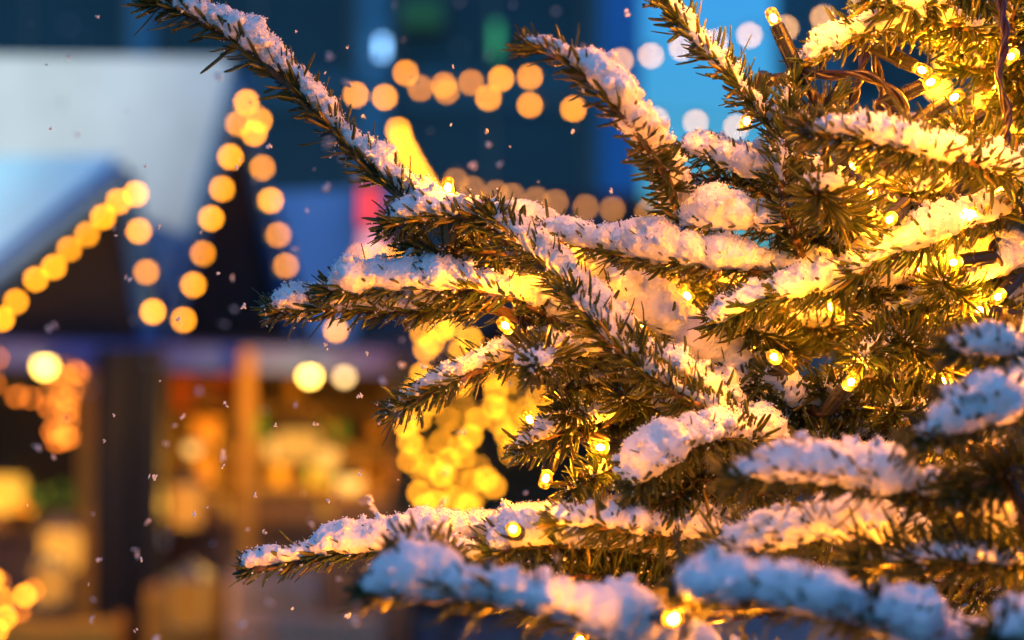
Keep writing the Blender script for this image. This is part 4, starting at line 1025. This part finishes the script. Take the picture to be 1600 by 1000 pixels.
def lights(tree_root):
    s = thing('fairy_lights', 'brown twisted fairy light cable with glowing warm bulbs wound through the snowy fir', 'fairy lights', at(1300, 400, 1.45))
    up = np.array([0, 0, 1.0])
    def D3(px, py, d=0.0): v = np.array([px, -py, 0.0]); w = RIGHT * px - UP * py - FWD * d * 100; return w / np.linalg.norm(w)
    L = [ # px, py, depth, direction on the picture (x, y), towards camera
        (1213, 38, 1.40, (-.45, -1), 0), (700, 304, 1.41, (0, -1), 0), (795, 514, 1.395, (-.4, -.4), .6), (1212, 560, 1.37, (-.3, -.2), .8), (1177, 560, 1.50, (-.5, .1), .5),
        (1325, 602, 1.38, (.3, -.5), .8), (1393, 340, 1.38, (-.4, .3), .8), (1518, 335, 1.40, (-.1, -.1), 1), (1497, 409, 1.42, (-.7, .1), .5), (1431, 105, 1.43, (.9, .5), .4),
        (1444, 133, 1.42, (.9, -.4), .3), (1482, 158, 1.42, (.9, -.6), .2), (852, 382, 1.43, (.2, -.3), .8), (803, 828, 1.31, (-.2, -.3), 1.4), (1049, 966, 1.09, (.1, -.1), 1),
        (1417, 958, 1.24, (.3, -.3), .8), (948, 700, 1.43, (-.9, -.1), .3), (856, 738, 1.43, (-.3, .9), .4), (1564, 459, 1.45, (-.5, .4), .6), (1421, 541, 1.46, (.3, .5), .7),
        (832, 664, 1.46, (-.4, -.8), .3), (1437, 500, 1.48, (-.3, .4), .8), (1208, 800, 1.5, (-.3, -.4), .7)]
    hidden = [(1000, 500, 1.52), (1110, 600, 1.53), (760, 420, 1.49), (900, 440, 1.50), (1080, 470, 1.49), (1180, 460, 1.52), (1300, 470, 1.54), (1560, 400, 1.56), (1400, 430, 1.54),
              (1330, 250, 1.52), (1480, 60, 1.52), (1550, 130, 1.54), (1600, 240, 1.56), (1500, 260, 1.50), (1300, 350, 1.53), (1230, 300, 1.50), (1170, 180, 1.50), (700, 480, 1.50),
              (880, 640, 1.52), (1000, 660, 1.55), (1180, 660, 1.52), (1120, 790, 1.54), (1420, 700, 1.54), (1480, 620, 1.54), (1560, 520, 1.50), (1350, 650, 1.54),
              (920, 880, 1.46), (1050, 890, 1.50), (1180, 930, 1.48), (1330, 930, 1.48), (1500, 900, 1.46), (1580, 950, 1.46), (1600, 720, 1.48), (1350, 292, 1.45), (1462, 346, 1.44), (1558, 296, 1.44), (1440, 424, 1.45), (1540, 486, 1.44), (1378, 566, 1.45), (1482, 212, 1.45), (1250, 436, 1.46), (1584, 84, 1.45), (1470, 600, 1.47), (1250, 120, 1.50), (1390, 20, 1.50),
              (640, 1060, 1.34), (790, 1075, 1.28), (930, 1090, 1.24), (1090, 1110, 1.22), (1240, 1120, 1.20), (1400, 1100, 1.18), (1560, 1090, 1.20), (1665, 900, 1.22), (1670, 760, 1.20),
              (1680, 500, 1.22), (1660, 300, 1.24), (1650, 130, 1.28), (1500, -70, 1.30), (1300, -90, 1.34), (1120, -110, 1.40), (1100, 1010, 1.34), (900, 1010, 1.36)]
    ends = []
    for px, py, d, dr, tc in L:
        dv = D3(dr[0], dr[1], tc / 100 * 1.0); p = at(px, py, d); dv = norm(RIGHT * dr[0] - UP * dr[1] - FWD * tc)
        add_led(s, p, dv, 1.0); ends.append(p - dv * .030)
    rnd = random.Random(2)
    for px, py, d in hidden:
        fill_led = (py > 1005 and px < 1000) or (px > 1640 and py < 600) or py < -60  # unseen bulbs added around the view as warm fill on the snow
        dv = norm(np.array([rnd.uniform(-1, 1), rnd.uniform(-.4, .6), rnd.uniform(-1, .6)])); p = at(px, py, d)
        add_led(s, p, dv, 1.0, fill_led); ends.append(p - dv * .030)
    # cable: seen runs in front, hidden runs deeper through the crown
    def cab(pts): twisted([at(*p) if len(p) == 3 and p[2] < 3 and abs(p[0]) > 5 else p for p in pts]).build('cable', M['cable'], s, True)
    e = lambda i: tuple(ends[i])
    def C(*pts):
        P = [np.array(p) if isinstance(p, (np.ndarray,)) else at(*p) for p in pts]
        twisted(P).build('cable', M['cable'], s, True)
    E = [np.array(x) for x in ends]
    C(E[0], (1272, 150, 1.40), (1283, 190, 1.40), (1292, 260, 1.44), (1300, 330, 1.50))
    C(E[0], (1300, 118, 1.395), (1345, 116, 1.39), (1392, 140, 1.39), (1412, 172, 1.395), E[10])
    C((1352, 75, 1.44), (1345, 120, 1.42), (1332, 160, 1.41), (1318, 195, 1.42), (1320, 260, 1.48))
    C(E[9], (1390, 70, 1.45), (1352, 75, 1.44))
    C(E[10], (1410, 185, 1.42), (1396, 215, 1.42), (1380, 260, 1.48))
    C(E[11], (1425, 195, 1.42), (1400, 225, 1.44), E[9])
    C((1560, -20, 1.40), (1570, 60, 1.38), (1560, 120, 1.37), (1574, 180, 1.37), (1568, 240, 1.37), (1575, 290, 1.39), (1600, 340, 1.44))
    C((1300, 330, 1.50), (1360, 300, 1.52), E[6], E[7], (1560, 360, 1.48), E[8], (1600, 430, 1.52), E[18])
    C(E[12], (900, 420, 1.50), (1000, 500, 1.52), (1110, 570, 1.52), E[3], E[4], (1240, 600, 1.50), E[5], E[19], E[21])
    C(E[1], (730, 370, 1.47), (790, 430, 1.49), E[2], (850, 560, 1.50), (870, 610, 1.48), E[20], (880, 680, 1.5), E[16], E[17])
    C(E[13], (860, 870, 1.42), (960, 920, 1.42), E[14], (1180, 960, 1.46), (1300, 950, 1.46), E[15], (1500, 930, 1.5), (1600, 800, 1.55), (1650, 600, 1.6))
    outs = [i + len(L) for i, (px, py, d) in enumerate(hidden) if py > 1040 or px > 1640 or py < -60]
    for a, b in zip(outs[:-1], outs[1:]):
        if np.linalg.norm(E[a] - E[b]) < .09 and (E[a][2] < 1.55 or E[a][0] > .24): C(E[a], (E[a] + E[b]) / 2 - np.array([0, 0, .006]), E[b])
    k0 = len(L)
    for i in range(k0, len(E) - 1, 2):
        if np.linalg.norm(E[i] - E[i + 1]) < .12 and E[i][2] < 1.62: C(E[i], (E[i] + E[i + 1]) / 2 + np.array([0, .015, -.01]), E[i + 1])

def flakes():
    rnd = random.Random(21); meshes = []
    for k in range(8):
        q = MB()
        for _ in range(4 + k % 4):
            V0 = [(1, 0, 0), (-1, 0, 0), (0, 1, 0), (0, -1, 0), (0, 0, 1), (0, 0, -1)]; c = np.array([rnd.gauss(0, .5), rnd.gauss(0, .5), rnd.gauss(0, .35)])
            s = [rnd.uniform(.4, 1.1) for _ in range(3)]; R = np.array(Matrix.Rotation(rnd.uniform(0, 6), 3, Vector((rnd.random(), rnd.random(), rnd.random() + .1))))
            q.add([R @ (np.array(v) * s) * .8 + c for v in V0], [(0, 2, 4), (2, 1, 4), (1, 3, 4), (3, 0, 4), (2, 0, 5), (1, 2, 5), (3, 1, 5), (0, 3, 5)])
        me = D.meshes.new('snowflake'); me.from_pydata(q.v, [], q.f); me.update(); me.materials.append(M['snow']); meshes.append(me)
    # flakes seen one by one: photo x, y, depth, radius in mm
    seen = [(153, 26, 1.5, 1.5), (73, 101, 1.5, .9), (107, 90, 1.7, 1.4), (463, 50, 1.45, 1.1), (543, 74, 1.45, 1.0), (508, 114, 1.45, .8), (472, 103, 1.45, 1.0), (122, 209, 1.95, 2.4), (707, 103, 1.45, .9),
            (704, 195, 1.45, 1.0), (760, 205, 1.6, 1.3), (740, 258, 1.9, 2.4), (779, 258, 1.9, 2.4), (515, 246, 1.45, .8), (371, 263, 1.43, 1.5), (314, 363, 1.43, 1.1), (381, 478, 1.45, 1.9), (201, 437, 1.6, 2.2),
            (181, 368, 1.43, .9), (250, 595, 1.43, 1.0), (178, 649, 1.43, .9), (163, 689, 1.43, 1.1), (240, 743, 1.42, 1.9), (349, 711, 1.7, 3.0), (349, 729, 1.45, 1.5), (398, 773, 1.43, 1.4), (303, 805, 1.5, 1.5),
            (413, 831, 1.43, 1.9), (387, 827, 1.7, 1.5), (152, 874, 1.6, 1.8), (221, 874, 1.43, 1.6), (210, 858, 1.8, 2.0), (232, 815, 1.7, 1.6), (562, 618, 1.43, 1.8), (512, 782, 1.43, 1.6), (563, 740, 1.44, .9),
            (578, 781, 1.58, 3.0), (586, 796, 1.62, 2.6), (626, 571, 1.8, 2.6), (509, 540, 1.45, 1.6), (546, 962, 1.5, 2.0), (458, 950, 1.5, 1.2), (487, 820, 1.8, 1.6), (143, 968, 1.7, 1.9), (363, 435, 1.8, 2.0),
            (243, 1000, 1.9, 3), (59, 700, 1.9, 2), (280, 500, 1.5, 1.3), (80, 510, 2.0, 3), (287, 650, 1.6, 1.6), (493, 662, 1.5, 1.6), (622, 750, 1.45, .9), (816, 60, 1.45, 1), (980, 20, 1.6, 1.6), (895, 205, 1.5, 1.3)]
    for _ in range(110):
        seen.append((rnd.uniform(0, 1000) ** 1.0, rnd.uniform(0, 1000), rnd.choice([rnd.uniform(1.36, 1.5), rnd.uniform(1.0, 1.2), rnd.uniform(1.6, 2.4)]), rnd.uniform(.5, 1.6)))
    for _ in range(34):
        seen.append((rnd.uniform(0, 900), rnd.uniform(0, 1000), rnd.uniform(.7, 1.0), rnd.uniform(.5, 1.0)))
    for px, py, d, r in seen:
        o = D.objects.new('snowflake', rnd.choice(meshes)); COL.objects.link(o); o.location = Vector([float(v) for v in at(px, py, d)])
        s = r * .00092; o.scale = (s * rnd.uniform(.7, 1.5), s * rnd.uniform(.7, 1.3), s * rnd.uniform(.7, 1.6)); o.rotation_euler = [rnd.uniform(0, 6) for _ in range(3)]
        tag(o, 'tiny white snowflake drifting in the air before the market', 'snowflake', 'falling snowflakes')
M['bulb_net'] = emission('small_orange_glass', (1.0, 0.22, 0.02), 5.0)
M['bulb_orange2'] = emission('amber_glass', (1.0, 0.30, 0.015), 13.0)
def finish():
    vs = SC.view_settings; vs.view_transform = 'Standard'; vs.look = 'None'; vs.exposure = EXPO; vs.gamma = 1
    c = SC.cycles; c.use_denoising = True; c.denoiser = 'OPENIMAGEDENOISE'; c.use_adaptive_sampling = False
    c.max_bounces = 8; c.diffuse_bounces = 3; c.transparent_max_bounces = 8; c.sample_clamp_direct = 0; c.sample_clamp_indirect = 4
    c.caustics_reflective = False; c.caustics_refractive = False
EXPO = 0.85
setup_camera(); setup_world(); background()
if 'tree' in globals(): tree()
finish()
